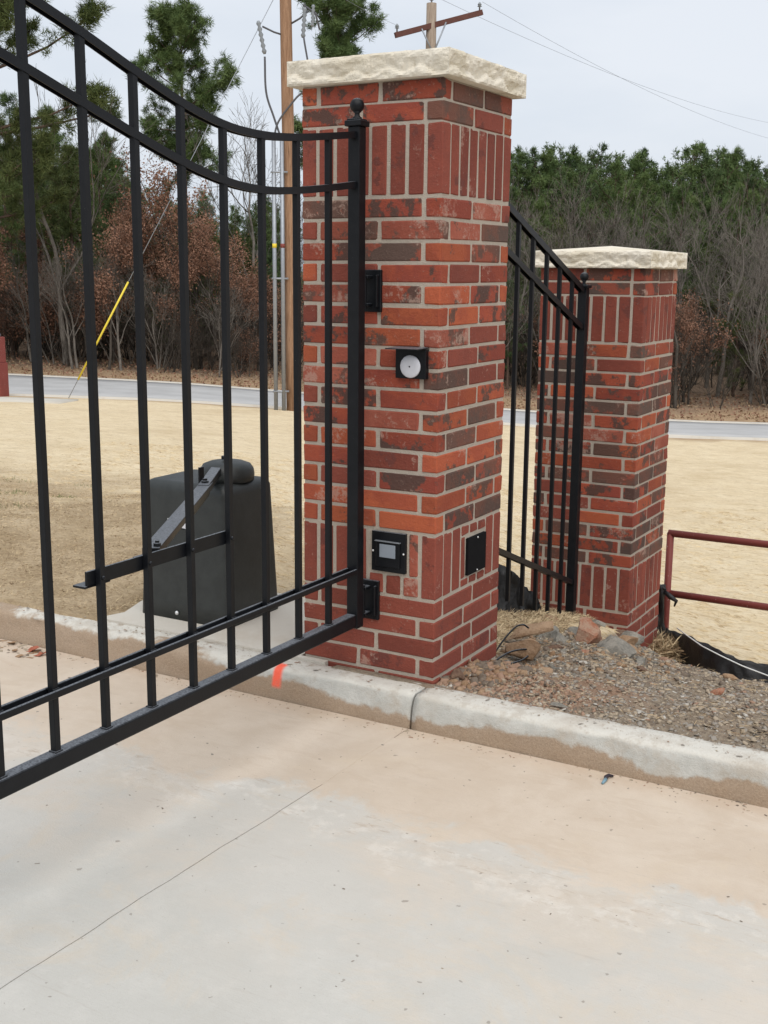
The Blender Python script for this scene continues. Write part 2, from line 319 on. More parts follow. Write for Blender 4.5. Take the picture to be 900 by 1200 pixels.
class MB:
    def __init__(s): s.v = []; s.f = []; s.mi = []; s.cur = 0
    def add(s, vs, fs):
        b = len(s.v); s.v.extend([tuple(p) for p in vs]); s.f.extend([tuple(b+i for i in f) for f in fs]); s.mi.extend([s.cur]*len(fs)); return s
    def box(s, lo, hi, M=None):
        x0, y0, z0 = lo; x1, y1, z1 = hi
        vs = [(x0, y0, z0), (x1, y0, z0), (x1, y1, z0), (x0, y1, z0), (x0, y0, z1), (x1, y0, z1), (x1, y1, z1), (x0, y1, z1)]
        if M is not None: vs = [M @ Vector(p) for p in vs]
        return s.add(vs, [(0, 3, 2, 1), (4, 5, 6, 7), (0, 1, 5, 4), (1, 2, 6, 5), (2, 3, 7, 6), (3, 0, 4, 7)])
    def tube(s, pts, rad, n=6, cap=True, ratio=1.0):
        pts = [Vector(p) for p in pts]
        if isinstance(rad, (int, float)): rad = [rad]*len(pts)
        vs = []; fs = []; ref = None
        for i, p in enumerate(pts):
            t = (pts[min(i+1, len(pts)-1)] - pts[max(i-1, 0)])
            if t.length < 1e-9: t = Vector((0, 0, 1))
            t.normalize()
            if ref is None:
                ref = t.cross(Vector((0, 0, 1)));
                if ref.length < .05: ref = t.cross(Vector((1, 0, 0)))
                ref.normalize()
            ref = (ref - t*ref.dot(t)).normalized(); b = t.cross(ref)
            for k in range(n):
                a = 2*math.pi*k/n; vs.append(p + ref*(math.cos(a)*rad[i]) + b*(math.sin(a)*rad[i]*ratio))
        for i in range(len(pts)-1):
            for k in range(n):
                a = i*n+k; b2 = i*n+(k+1) % n; fs.append((a, b2, b2+n, a+n))
        if cap: fs.append(tuple(range(n-1, -1, -1))); fs.append(tuple((len(pts)-1)*n+k for k in range(n)))
        return s.add(vs, fs)
    def lathe(s, c, prof, n=20, M=None):
        vs = []; fs = []
        for r, z in prof:
            for k in range(n):
                a = 2*math.pi*k/n; p = Vector((r*math.cos(a), r*math.sin(a), z))
                if M is not None: p = M @ p
                vs.append(p + Vector(c))
        for i in range(len(prof)-1):
            for k in range(n):
                a = i*n+k; b = i*n+(k+1) % n; fs.append((a, b, b+n, a+n))
        fs.append(tuple(range(n-1, -1, -1))); fs.append(tuple((len(prof)-1)*n+k for k in range(n)))
        return s.add(vs, fs)
    def build(s, name, mat, parent=None, smooth=False, bevel=0, kind=None, label=None, seg=2):
        me = bpy.data.meshes.new(name); me.from_pydata(s.v, [], s.f); me.update()
        mats = mat if isinstance(mat, (list, tuple)) else [mat]
        for m_ in mats: me.materials.append(m_)
        if len(mats) > 1: me.polygons.foreach_set('material_index', s.mi)
        if bevel:
            bm = bmesh.new(); bm.from_mesh(me)
            bmesh.ops.bevel(bm, geom=[e for e in bm.edges if len(e.link_faces) == 2 and e.calc_face_angle(0) > .5], offset=bevel, segments=seg, affect='EDGES', profile=.5)
            bm.to_mesh(me); bm.free()
        if smooth: me.polygons.foreach_set('use_smooth', [True]*len(me.polygons))
        o = bpy.data.objects.new(name, me); link(o, parent)
        return tag(o, label, None, None, kind)

def np_mesh(name, V, F, mats, mi=None, smooth=False):
    """V (n,3), F (m,k) all same k"""
    me = bpy.data.meshes.new(name); k = F.shape[1]; nf = len(F)
    me.vertices.add(len(V)); me.vertices.foreach_set('co', np.asarray(V, np.float32).ravel())
    me.loops.add(nf*k); me.loops.foreach_set('vertex_index', np.asarray(F, np.int32).ravel())
    me.polygons.add(nf); me.polygons.foreach_set('loop_start', np.arange(0, nf*k, k, dtype=np.int32)); 
    for m_ in mats: me.materials.append(m_)
    if mi is not None: me.polygons.foreach_set('material_index', np.asarray(mi, np.int32))
    if smooth: me.polygons.foreach_set('use_smooth', np.ones(nf, bool))
    me.update(calc_edges=True); me.validate()
    return me

# vectorised value noise
_tab = np.random.RandomState(3).rand(256, 256)
def vnoise(x, y):
    xi = np.floor(x).astype(int); yi = np.floor(y).astype(int); fx = x-xi; fy = y-yi
    fx = fx*fx*(3-2*fx); fy = fy*fy*(3-2*fy); a = lambda i, j: _tab[i % 256, j % 256]
    return (a(xi, yi)*(1-fx)+a(xi+1, yi)*fx)*(1-fy) + (a(xi, yi+1)*(1-fx)+a(xi+1, yi+1)*fx)*fy - .5
def fbm(x, y, o=4):
    r = 0; k = 1
    for i in range(o): r = r + vnoise(x*k+17.3*i, y*k+5.1*i)/k; k *= 2
    return r

# ------------------------------------------------------------------ terrain
def AD(x, y):      # across / along the general fall of the site
    dx = x-CAM.x; dy = y-CAM.y
    return dx*RT2.x+dy*RT2.y, dx*FW2.x+dy*FW2.y
def XY(a, d):
    return CAM.x+a*RT2.x+d*FW2.x, CAM.y+a*RT2.y+d*FW2.y
def sstep(v, a, b):
    t = np.clip((v-a)/(b-a), 0, 1); return t*t*(3-2*t)
def base_h(x, y):
    a, d = AD(x, y); d2 = np.maximum(d, .5); t = np.clip(a/d2, -.8, .8)
    A = np.interp(t, [-.5, -.32, -.18, 0, .1, .24, .32, .6], [.02, 0, -.09, -.36, -.52, -.76, -.80, -.95])
    s2 = np.interp(t, [-.32, -.18, .1, .32], [-.022, -.036, -.07, -.075])
    z = A - .058*np.clip(d-6, 0, 19) + s2*np.clip(d-25, 0, 6) + .018*np.clip(d-32, 0, 60)
    return np.where(d < 6, A*np.clip(d/6, 0, 1), z)
CP = [(-6, -.02, 0), (-4, -.02, 0), (-2.6, -.02, 0), (-1.6, -.02, -.005), (-.8, -.02, -.01), (0, -.02, -.005), (.3, -.02, -.008), (.7, -.02, -.012), (1.2, -.02, -.015), (1.8, -.02, -.015), (3, -.02, -.015), (5, -.02, -.02),
 (.06, .3, -.035), (.03, .6, -.105), (.5, .5, -.07), (1.2, .5, -.07), (2.4, .5, -.09), (.3, 1.0, -.17), (.8, 1.1, -.22), (1.6, 1.3, -.28), (-.3, .8, -.12), (-.29, 1.3, -.19), (-.29, 1.8, -.25), (-.29, 2.25, -.36),
 (-.51, 2.3, -.37), (.05, 1.4, -.23), (.2, 1.6, -.32), (.3, 2.0, -.44), (.02, 2.3, -.43), (.03, 2.6, -.66), (.04, 2.9, -.72), (.36, 2.5, -.64), (.57, 2.4, -.61), (.75, 2.42, -.6), (1.5, 2.2, -.6), (2.6, 1.9, -.62), (-.6, 1.9, -.32), (-.9, 2.5, -.42),
 (-.05, 3.3, -.80), (.3, 3.1, -.86), (.8, 3.0, -.88), (1.6, 2.9, -.92), (2.8, 2.6, -.95),
 (-1.65, .3, -.005), (-1.65, .8, -.01), (-.75, .8, -.02), (-1.1, .9, -.012), (-3, .6, .03), (-3, 1.6, .02), (-1.4, 2.0, -.1), (-2.2, 3.0, -.08), (-4.4, 1.0, .04)]
for a_, d_ in [(-4, 9), (-2.5, 9), (0, 9.5), (2, 9.5), (4, 9), (-3, 12), (0, 12), (4, 12), (-7, 8), (-7, 12), (6.5, 9), (8, 12), (0, 15), (-5, 15), (5, 15)]:
    x_, y_ = XY(a_, d_); CP.append((x_, y_, float(base_h(x_, y_))))
CPa = np.array(CP)
_res = CPa[:, 2] - base_h(CPa[:, 0], CPa[:, 1])
_D = np.hypot(CPa[:, None, 0]-CPa[None, :, 0], CPa[:, None, 1]-CPa[None, :, 1])
_W = np.linalg.solve(-_D + np.eye(len(CPa))*-.005, _res)
def height(x, y):
    x = np.asarray(x, float); y = np.asarray(y, float); shp = x.shape; X = x.ravel(); Y = y.ravel()
    r = np.zeros_like(X)
    near = (np.hypot(X, Y-2) < 17)
    if near.any():
        d = np.hypot(X[near][:, None]-CPa[:, 0], Y[near][:, None]-CPa[:, 1]); r[near] = -(d @ _W)
    fade = 1-sstep(np.hypot(X, Y-2), 9, 16)
    z = base_h(X, Y) + r*fade
    return z.reshape(shp)
def masks(x, y):
    a, d = AD(x, y); n = fbm(x*1.7, y*1.7, 4); n2 = fbm(x*7, y*7, 3)
    yb = np.interp(x, [-.7, -.05, .02, .36, .57, .9, 1.6, 3], [1.25, 1.35, 2.95, 2.55, 2.46, 2.44, 2.3, 1.9])
    gravel = sstep(yb - y + n2*.12, -.08, .08) * sstep(x + n2*.1, -.62, -.5)
    gravel = np.maximum(gravel, 0)
    clay = sstep(.24 - np.hypot((x-.24)/1.35, (y-.16)*1.1) + n2*.10, -.04, .08)*gravel
    clay = np.maximum(clay, .55*sstep(.2-np.hypot((x-.42)/1.7, (y-.5))+n2*.15, -.04, .1)*gravel)
    grass = sstep(-a*.9 - (d-6.2)*.62 + n*2.6 + n2*.5 + .7, -1.0, 2.4)*sstep(13-d, 0, 4)*sstep(-x, .55, .9)
    verge = sstep(d + n*.8, 24.2, 24.8)*1.0
    verge = np.maximum(verge, 0); leafy = sstep(d + n*1.5, 33.0, 34.6)
    return gravel, clay, grass, verge, leafy
def geo_lines(lo, hi, step, far, grow):
    c = list(np.arange(lo, hi+1e-6, step)); s_ = step; p = hi; q = lo; L_ = []; R_ = []
    while p < far: s_ = min(s_*grow, 25); p += s_; R_.append(p)
    s_ = step
    while q > -far: s_ = min(s_*grow, 25); q -= s_; L_.append(q)
    return np.array(L_[::-1]+c+R_)
gx = geo_lines(-2.4, 2.4, .025, 420, 1.045); gy = geo_lines(-.045, 3.2, .025, 420, 1.045)
X, Y = np.meshgrid(gx, gy, indexing='ij')
Z = height(X, Y); gr, cl, ga, ve, le = masks(X, Y)
rough = gr*(fbm(X*14, Y*14, 3)*.028 + fbm(X*3, Y*3, 3)*.05) + cl*fbm(X*22, Y*22, 2)*.03 + (1-gr)*(fbm(X*2.2, Y*2.2, 4)*.035)*sstep(Y, .1, .8)*(1-sstep(AD(X, Y)[1], 12, 20))
Z = Z + rough*sstep(Y, 0, .12)
Z = np.where((X > -1.75) & (X < -.45) & (Y > -.05) & (Y < .80) & ~((X < -1.62) & (Y < .15)), np.minimum(Z, -.03), Z); under = 0; Z = np.where(Y < -.045, -.45, Z)
nx, ny = X.shape; idx = np.arange(nx*ny).reshape(nx, ny)
F = np.stack([idx[:-1, :-1], idx[1:, :-1], idx[1:, 1:], idx[:-1, 1:]], -1).reshape(-1, 4)
me = np_mesh('ground', np.stack([X, Y, Z], -1).reshape(-1, 3), F, [GROUND], smooth=True)
for nm, arr in (('gravel', gr), ('clay', cl), ('grass', ga), ('verge', ve), ('leafy', le)):
    at = me.attributes.new(nm, 'FLOAT', 'POINT'); at.data.foreach_set('value', arr.astype(np.float32).ravel())
ground = bpy.data.objects.new('ground', me); link(ground); tag(ground, 'pale straw covered slope with a gravelly bed behind the curb', None, None, 'structure')
def gz(x, y): return float(height(np.array([x]), np.array([y]))[0])

# far road and sidewalk
def strip(name, d0, d1, a0, a1, lift, mat, n=160, taper=None):
    A_ = np.linspace(a0, a1, n); D_ = np.linspace(d0, d1, 6); V = []; 
    for a in A_:
        for d in D_:
            x, y = XY(a, d); V.append((x, y, base_h(x, y)+lift))
    V = np.array(V, float); i = np.arange(n*6).reshape(n, 6)
    F = np.stack([i[:-1, :-1], i[1:, :-1], i[1:, 1:], i[:-1, 1:]], -1).reshape(-1, 4)
    o = bpy.data.objects.new(name, np_mesh(name, V, F, [mat], smooth=True)); link(o); md = o.modifiers.new('s', 'SOLIDIFY'); md.thickness = .35; md.offset = -1; return o
tag(strip('road', 25.0, 31.0, -120, 120, .03, ROAD), 'grey road crossing behind the straw slope', None, None, 'structure')
tag(strip('sidewalk', 22.3, 23.7, -60, -6.1, .028, PAD, 60), 'pale concrete path end near the red bollard', None, None, 'structure')
for d_ in (24.85, 31.15):
    tag(strip('road_edge', d_-.12, d_+.12, -120, 120, .045, PAD), 'low pale concrete edge along the road', None, None, 'structure')

# ------------------------------------------------------------------ driveway, curb, pad
ZD = -.13
dr = empty('driveway', (0, -4, ZD), 'pale concrete driveway with brown silt along its curb', None, None, 'structure')
JX = [(-12.2, -12.2), (-9.2, -9.2), (-6.2, -6.2), (-3.15, -3.2), (-.012, -.10), (3.05, 3.0), (6.1, 6.1), (9.1, 9.1)]
JY = [-.168, -3.6, -7.2, -10.8]
gap = .0018
def slab(x0a, x0b, x1a, x1b, ya, yb):
    """x0a/x1a at y=ya (near the curb), x0b/x1b at y=yb"""
    nseg = 60 if ya > -1 else 6
    bm = bmesh.new(); top = []; bot = []
    ring = []
    for k in range(nseg+1):
        t = k/nseg; y = ya+(yb-ya)*t; wob = .0025*math.sin(y*5.3)+.0016*math.sin(y*17+1)+.001*math.sin(y*41) if -3.7 < y < -.17 else 0
        ring.append((x0a+(x0b-x0a)*t+gap+wob*(k not in (0, nseg)), y-(gap if k == 0 else 0)+(gap if k == nseg else 0)))
    for k in range(nseg, -1, -1):
        t = k/nseg; y = ya+(yb-ya)*t; wob = .0025*math.sin(y*5.3)+.0016*math.sin(y*17+1)+.001*math.sin(y*41) if -3.7 < y < -.17 else 0
        ring.append((x1a+(x1b-x1a)*t-gap+wob*(k not in (0, nseg)), y-(gap if k == 0 else 0)+(gap if k == nseg else 0)))
    n = len(ring); vs = [(x, y, 0) for x, y in ring]+[(x, y, -.12) for x, y in ring]
    fs = [tuple(range(n))[::1]] + [(i, (i+1) % n, (i+1) % n+n, i+n) for i in range(n)]
    mb = MB(); mb.add([(x, y+4, z) for x, y, z in vs], fs)
    o = mb.build('slab', DRIVE, dr, bevel=.0)
    bm = bmesh.new(); bm.from_mesh(o.data); bmesh.ops.recalc_face_normals(bm, faces=bm.faces); bm.to_mesh(o.data); bm.free()
    return o
for i in range(len(JX)-1):
    for j in range(3):
        slab(JX[i][0] if j == 0 else JX[i][1], JX[i][1], JX[i+1][0] if j == 0 else JX[i+1][1], JX[i+1][1], JY[j], JY[j+1])
mb = MB(); mb.box((-12.2, -10.8, -.35), (9.1, -.2, ZD-.005)); jf = mb.build('joint_filler', simple('joint_dirt', (.27, .21, .15, 1), .95), None); jf.parent = dr; jf.location = (0, 4, -ZD); 

mb = MB(); mb.box((-.06, -.74, ZD-.004), (.02, -.27, ZD-.0006)); sf = mb.build('silt_filling', DRIVE, None); sf.parent = dr; sf.location = (0, 4, -ZD)
curb = empty('curb', (0, 0, 0), 'pale concrete curb stained brown along its foot', None, None, 'structure')
def curb_seg(x0, x1):
    n = max(2, int((x1-x0)/.03)); xs = np.linspace(x0, x1, n+1)
    prof = [(-.021, -.3), (-.021, -.012), (-.028, -.003), (-.06, .0), (-.10, -.001), (-.128, -.004), (-.142, -.011), (-.150, -.024), (-.156, -.05), (-.161, -.085), (-.166, -.118), (-.168, -.15), (-.168, -.3)]
    V = []
    for i, x in enumerate(xs):
        e = min(abs(i), abs(n-i)); ed = .006*(e == 0)
        for j, (y, z) in enumerate(prof):
            w1 = float(fbm(np.array(x*3.1), np.array(j*.7), 3)); w2 = float(fbm(np.array(x*16), np.array(j*2.3+9), 2))
            yy = y + (w1*.014 + w2*.007)*(2 < j < 11); zz = z + (w1*.006+w2*.004)*(0 < j < 8) - ed*(j < 7)
            if x < -.7: 
                k = min(1, (-.7-x)/1.0); 
                if 3 <= j <= 9: yy += .030*k*(1-(j-3)/9)
                if 3 <= j <= 9: zz -= .006*k
                yy += w2*.010*k*(2 < j < 11)
            V.append((x, yy, zz))
    m_ = len(prof); i = np.arange((n+1)*m_).reshape(n+1, m_)
    F = [tuple(q) for q in np.stack([i[:-1, :-1], i[1:, :-1], i[1:, 1:], i[:-1, 1:]], -1).reshape(-1, 4)]
    F += [tuple(range(m_)), tuple(n*m_+k for k in range(m_-1, -1, -1))]
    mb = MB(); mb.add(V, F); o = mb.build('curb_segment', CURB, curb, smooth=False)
    for p in o.data.polygons: p.use_smooth = len(p.vertices) == 4
    bm = bmesh.new(); bm.from_mesh(o.data); bmesh.ops.recalc_face_normals(bm, faces=bm.faces); bm.to_mesh(o.data); bm.free()
for x0, x1 in ((-12, -9.1), (-9.1, -6.1), (-6.1, -3.05), (-3.05, -.006), (-.006, 3.05), (3.05, 6.1), (6.1, 9.1)):
    curb_seg(x0+.004, x1-.004)
MB().box((-12, -.115, -.29), (9.1, -.03, -.045)).build('joint_filler', simple('curb_joint_dirt', (.10, .07, .05, 1), .95), curb)

mb = MB(); V = [(-1.66, -.024, 0), (-.47, -.024, 0), (-.47, .0, 0), (-.60, .0, 0), (-.60, .72, 0), (-1.68, .74, 0), (-1.68, .28, 0), (-1.62, .10, 0)]
mb.add([(x, y, .006) for x, y, _ in V]+[(x, y, -.2) for x, y, _ in V], [tuple(range(8))]+[(i, (i+1) % 8, (i+1) % 8+8, i+8) for i in range(8)])
o = mb.build('concrete_pad', PAD, bevel=0); tag(o, 'small concrete pad under the black gate motor', None, None, 'structure')
bm = bmesh.new(); bm.from_mesh(o.data); bmesh.ops.recalc_face_normals(bm, faces=bm.faces); bm.to_mesh(o.data); bm.free()

# ------------------------------------------------------------------ brick pillars
S = .584; BL, BD, BH = .2440, .064, .0640; PITCH_B = .0761
_bc = {}
def brick_mesh(l, d, h, code, var):
    key = (round(l, 4), round(d, 4), round(h, 4), code, var)
    if key in _bc: return _bc[key]
    r = random.Random(hash((round(l*1e4), round(h*1e4), var)))
    bm = bmesh.new(); bmesh.ops.create_cube(bm, size=1)
    for v in bm.verts: v.co = Vector((v.co.x*l, v.co.y*d, v.co.z*h))
    bmesh.ops.bevel(bm, geom=list(bm.edges), offset=.0042, segments=1, affect='EDGES')
    for v in bm.verts: v.co += Vector((r.uniform(-1, 1)*.0024, r.uniform(-1, 1)*.0009, r.uniform(-1, 1)*.0021))
    me = bpy.data.meshes.new('brick'); bm.to_mesh(me); bm.free(); me.materials.append(BR[code]); _bc[key] = me; return me
rb = random.Random(11)
def brick(parent, x0, x1, y0, y1, z0, z1, code):
    """one brick; long axis detected so that meshes are shared"""
    dx, dy, dz = x1-x0, y1-y0, z1-z0
    if dx < .01 or dy < .01 or dz < .012: return
    rot = dy > dx + .001
    l, d = (dy, dx) if rot else (dx, dy)
    o = bpy.data.objects.new('brick', brick_mesh(l, d, dz, code, rb.randrange(4)))
    jit = .0007
    o.location = ((x0+x1)/2+rb.uniform(-jit, jit), (y0+y1)/2+rb.uniform(-jit, jit), (z0+z1)/2+rb.uniform(-.0007, .0007))
    a = (math.pi/2 if rot else 0) + (math.pi if rb.random() < .5 else 0)
    o.rotation_euler = (0, 0, a + rb.uniform(-.004, .004)); link(o, parent)
def rnd_code(r): return r.choices('MORDP', (36, 20, 8, 26, 10))[0]
def course(parent, z, typ, cod, r):
    """pinwheel course of eight bricks. cod: 5 codes for the two seen sides"""
    z0, z1 = z+.006, z+.006+BH; j = .016; h = BD; c = list(cod) if cod else [rnd_code(r) for _ in range(5)]
    o = [rnd_code(r) for _ in range(3)]
    if not cod and typ == 'L': c = ['R']*5
    if cod == 'RRRRR': o = ['R']*3
    if typ == 'A':
        # seen sides: h, s1, s2(corner) | r1, r2
        brick(parent, -S, -S+h, 0, BL, z0, z1, c[0])               # side brick showing its end
        brick(parent, -S+h+j, -S+h+j+BL, 0, h, z0, z1, c[1])
        brick(parent, -BL, 0, 0, h, z0, z1, c[2])
        brick(parent, -h, 0, h+j, h+j+BL, z0, z1, c[3])
        brick(parent, -h, 0, S-BL, S, z0, z1, c[4])
        brick(parent, -h-j-BL, -h-j, S-h, S, z0, z1, o[0])
        brick(parent, -S, -S+BL, S-h, S, z0, z1, o[1])
        brick(parent, -S, -S+h, BL+j, BL+j+BL, z0, z1, o[2])
    else:
        # l1, l2, c(corner) | r2, rh
        brick(parent, -S, -S+BL, 0, h, z0, z1, c[0])
        brick(parent, -S+BL+j, -S+2*BL+j, 0, h, z0, z1, c[1])
        brick(parent, -h, 0, 0, BL, z0, z1, c[2])
        brick(parent, -h, 0, BL+j, 2*BL+j, z0, z1, c[3])
        brick(parent, -BL, 0, S-h, S, z0, z1, c[4])
        brick(parent, -S+h+j, -S+h+j+BL, S-h, S, z0, z1, o[0])
        brick(parent, -S, -S+h, S-BL, S, z0, z1, o[1])
        brick(parent, -S, -S+h, h+j, h+j+BL, z0, z1, o[2])
def cut(zr, lo, hi, H):
    """vertical ranges left over when the strip lo..hi overlaps the holes H"""
    res = [zr]
    for a, b, z0, z1 in H:
        if hi > a+.004 and lo < b-.004:
            res = [q for s_ in res for q in ((s_[0], min(s_[1], z0)), (max(s_[0], z1), s_[1])) if q[1]-q[0] > .012]
    return res
def soldiers(parent, z, holes_y=(), holes_x=(), pale=()):
    z0, z1 = z+.006, z+.246; w = .0605; p = (S-w)/7
    for i in range(8):
        a = i*p
        for ha, hb, hz0, hz1 in holes_y:
            if -S+a < ha-.016 and -S+a+w > ha+.006: brick(parent, -S+a, ha, 0, BD, hz0+.008, z1, 'R')
            if -S+a < hb-.006 and -S+a+w > hb+.016: brick(parent, hb, -S+a+w, 0, BD, hz0+.008, z1, 'P')
        if i > 0:
            for ha, hb, hz0, hz1 in holes_x:
                if a < ha-.016 and a+w > ha+.006: brick(parent, -BD, 0, a, ha, hz0+.008, hz1-.008, 'R')
                if a < hb-.006 and a+w > hb+.016: brick(parent, -BD, 0, hb, a+w, hz0+.008, hz1-.008, 'R')
        for q in cut((z0, z1), -S+a, -S+a+w, holes_y): brick(parent, -S+a, -S+a+w, 0, BD, q[0], q[1], 'P' if i in pale else 'R')
        if i > 0:
            for q in cut((z0, z1), a, a+w, holes_x): brick(parent, -BD, 0, a, a+w, q[0], q[1], 'R')
            if i < 7: brick(parent, -S, -S+BD, a, a+w, z0, z1, 'R')
        if i < 7: brick(parent, -S+a, -S+a+w, S-BD, S, z0, z1, 'R')
def cap_mesh(parent, zb, zt, zp):
    ov = .038; x0, x1, y0, y1 = -S-ov, ov, -ov, S+ov
    N = 96; H = 12; vs = []; fs = []
    def side(pa, pb, nrm, seed):
        base = len(vs)
        for i in range(N+1):
            t = i/N; p = Vector(pa).lerp(Vector(pb), t); edge = min(t, 1-t)
            sc1 = float(fbm(np.array(t*9+seed), np.array(seed*1.7), 3))
            for j in range(H+1):
                u = j/H; z = zb+(zt-zb)*u
                n1 = float(fbm(np.array(t*12+seed*5), np.array(u*3.2+seed), 3)); n1 = n1*.55 + .9*(abs(float(vnoise(np.array(t*19+seed*3), np.array(u*2.6+seed*2))))-.2) + .35*(abs(float(vnoise(np.array(t*53+seed*3), np.array(u*6.6+seed*2))))-.2)
                lineh = .30+.22*math.sin(t*31+seed*2)*.5+.35*float(vnoise(np.array(t*7+seed), np.array(seed*3.)))
                sp = -.013*max(0, 1-abs(u-lineh)/.14)**1.0 if u < lineh else -.013*max(0, 1-abs(u-lineh)/.42)
                fade = min(1, edge/.02)*min(1, u/.06+.15)*min(1, (1-u)/.10+.1)
                d_ = (n1*.013+sp*.9+.004)*fade
                vs.append(p + Vector(nrm)*d_ + Vector((0, 0, z + n1*.004*(u > .9)*min(1, edge/.02))))
        for i in range(N):
            for j in range(H):
                a = base+i*(H+1)+j; fs.append((a, a+H+1, a+H+2, a+1))
        return [base+i*(H+1) for i in range(N+1)], [base+i*(H+1)+H for i in range(N+1)]
    s1 = side((x0, y0, 0), (x1, y0, 0), (0, -1, 0), 1.3+zb); s2 = side((x1, y0, 0), (x1, y1, 0), (1, 0, 0), 4.1+zb)
    s3 = side((x1, y1, 0), (x0, y1, 0), (0, 1, 0), 7.7+zb); s4 = side((x0, y1, 0), (x0, y0, 0), (-1, 0, 0), 9.2+zb)
    pk = len(vs); vs.append(Vector(((x0+x1)/2, (y0+y1)/2, zp)))
    for b_, t_ in (s1, s2, s3, s4):
        for i in range(N): fs.append((t_[i], t_[i+1], pk))
    c0 = len(vs); vs.append(Vector(((x0+x1)/2, (y0+y1)/2, zb)))
    for b_, t_ in (s1, s2, s3, s4):
        for i in range(N): fs.append((b_[i+1], b_[i], c0))
    mb = MB(); mb.add(vs, fs); o = mb.build('cap_stone', STONE, parent)
    bm = bmesh.new(); bm.from_mesh(o.data); bmesh.ops.remove_doubles(bm, verts=bm.verts, dist=.0012); bmesh.ops.recalc_face_normals(bm, faces=bm.faces); bm.to_mesh(o.data); bm.free()
    for p in o.data.polygons: p.use_smooth = abs(p.normal.z) > .8
    return o
TOP = ['RRRRR']*0
UP16 = ['OMOMR', 'RDPPD', 'MDODO', 'ORMRM', 'PMOMO', 'RMOOM', 'MOPRR', 'OPMRM', 'PMDRR', 'RMMOO', 'MPODO', 'OOMDO', 'MROOO', 'ORMDD', 'OOOOO', 'OOOMD']
UP16[0] = 'DMMPR'
def pillar(name, loc, label, rows_up, toprows, nlow, hy, hx, pale, seed):
    r = random.Random(seed)
    P_ = empty(name, loc, label, 'brick pillar', 'brick gate pillars with stone caps')
    zb = .314-nlow*PITCH_B
    z2, z3, z4, zt = .566, 1.784, 2.034, 2.180
    for k in range(nlow): course(P_, .314-(k+1)*PITCH_B, 'A' if k % 2 == 0 else 'B', 'RRRRR', r)
    soldiers(P_, .314, hy, hx, pale)
    for k in range(16): course(P_, z3-(k+1)*PITCH_B, 'B' if k % 2 == 0 else 'A', rows_up[k] if rows_up else None, r)
    soldiers(P_, 1.786)
    for k, (ty, cd_) in enumerate(toprows): course(P_, 2.034+(1-k)*.073, ty, cd_, r)
    i = .0042
    core = MB().box((-S+i, i, zb-.3), (-i, S-i, zt))
    o = core.build('mortar', MORTAR, P_)
    cap_mesh(P_, 2.181, 2.268, 2.300)
    return P_
p1 = pillar('brick_pillar', (0, 0, 0), 'nearer tall red brick pillar with keypad and round light, gate hung on it', UP16, [('A', 'OMMDD'), ('B', 'MPODO'[:0] or 'MMDRO')], 6,
            [(-.276, -.112, .392, .574)], [(.254, .443, .348, .524)], (6,), 5)
P2 = (.0028, 2.3354, -.6297)
p2 = pillar('brick_pillar', P2, 'farther, lower red brick pillar behind the sloping black fence', None, [('B', 'RMMDP'), ('B', 'RDMRO')], 8, [], [], (), 23)

# ------------------------------------------------------------------ things mounted on the near pillar
def bolt(mb, c, r, n): mb.lathe(c, [(r, 0), (r, r*.5), (r*.6, r*.85), (.0001, r)], 10, n)
RY = Matrix.Rotation(RAD(90), 3, 'X')      # local z -> -y
RX = Matrix.Rotation(RAD(90), 3, 'Y')      # local z -> +x
kp = empty('keypad', (-.195, 0, .484), 'black square access keypad with grey window set in the near brick pillar', 'keypad')
MB().box((-.073, -.010, -.077), (.073, .03, .077)).build('face_plate', BLACK, kp, bevel=.002)
mb = MB(); mb.box((-.052, -.0165, -.058), (.052, -.009, .040)); kph = mb.build('housing', BLACK, kp, bevel=.003)
MB().box((-.054, -.021, .0405), (.054, -.010, .0435)).build('hood_lip', STEEL, kph)
MB().box((-.034, -.0185, -.020), (.034, -.0155, .031)).build('window', SCREEN, kph, bevel=.001)
for sx in (-.066, .066):
    mb = MB(); bolt(mb, (sx, -.010, .0), .0042, RY); mb.build('screw', SCREW, kp, smooth=True)
lt = empty('pillar_light', (-.103, 0, 1.196), 'small black square wall light with round white lens on the near pillar', 'wall light')
MB().box((-.063, -.022, -.052), (.061, .004, .055)).build('housing', BLACK, lt, bevel=.002)
mb = MB(); mb.lathe((.0, -.022, -.008), [(.041, 0), (.041, .004), (.038, .0065), (.02, .0085), (.0001, .009)], 32, RY); mb.build('lens', WHITE, lt, smooth=True); lno = lt.children[-1] if False else [c_ for c_ in lt.children if c_.name.startswith('lens')][0]
mb = MB(); mb.lathe((.0, -.031, -.008), [(.003, 0), (.003, .001), (.0001, .0015)], 10, RY); mb.build('screw', BLACK, lno)
mb = MB(); mb.add([(-.066, 0, .058), (.064, 0, .058), (.064, -.095, .056), (-.066, -.095, .056), (-.066, 0, .0615), (.064, 0, .0615), (.064, -.095, .0595), (-.066, -.095, .0595)],
   [(0, 3, 2, 1), (4, 5, 6, 7), (0, 1, 5, 4), (1, 2, 6, 5), (2, 3, 7, 6), (3, 0, 4, 7)]); mb.build('visor', BLACK, lt)
MATT = simple('matt_black', (.008, .008, .009, 1), .85, .08)
bp = empty('cover_plate', (0, .348, .433), 'blank black cover plate on the side of the near brick pillar', 'cover plate')
MB().box((-.01, -.082, -.074), (.008, .082, .074)).build('plate', MATT, bp, bevel=.002)
for sy, sz in ((.02, .066), (-.02, -.066)):
    mb = MB(); bolt(mb, (.008, sy*0, sz), .004, RX); mb.build('screw', SCREW, bp, smooth=True)

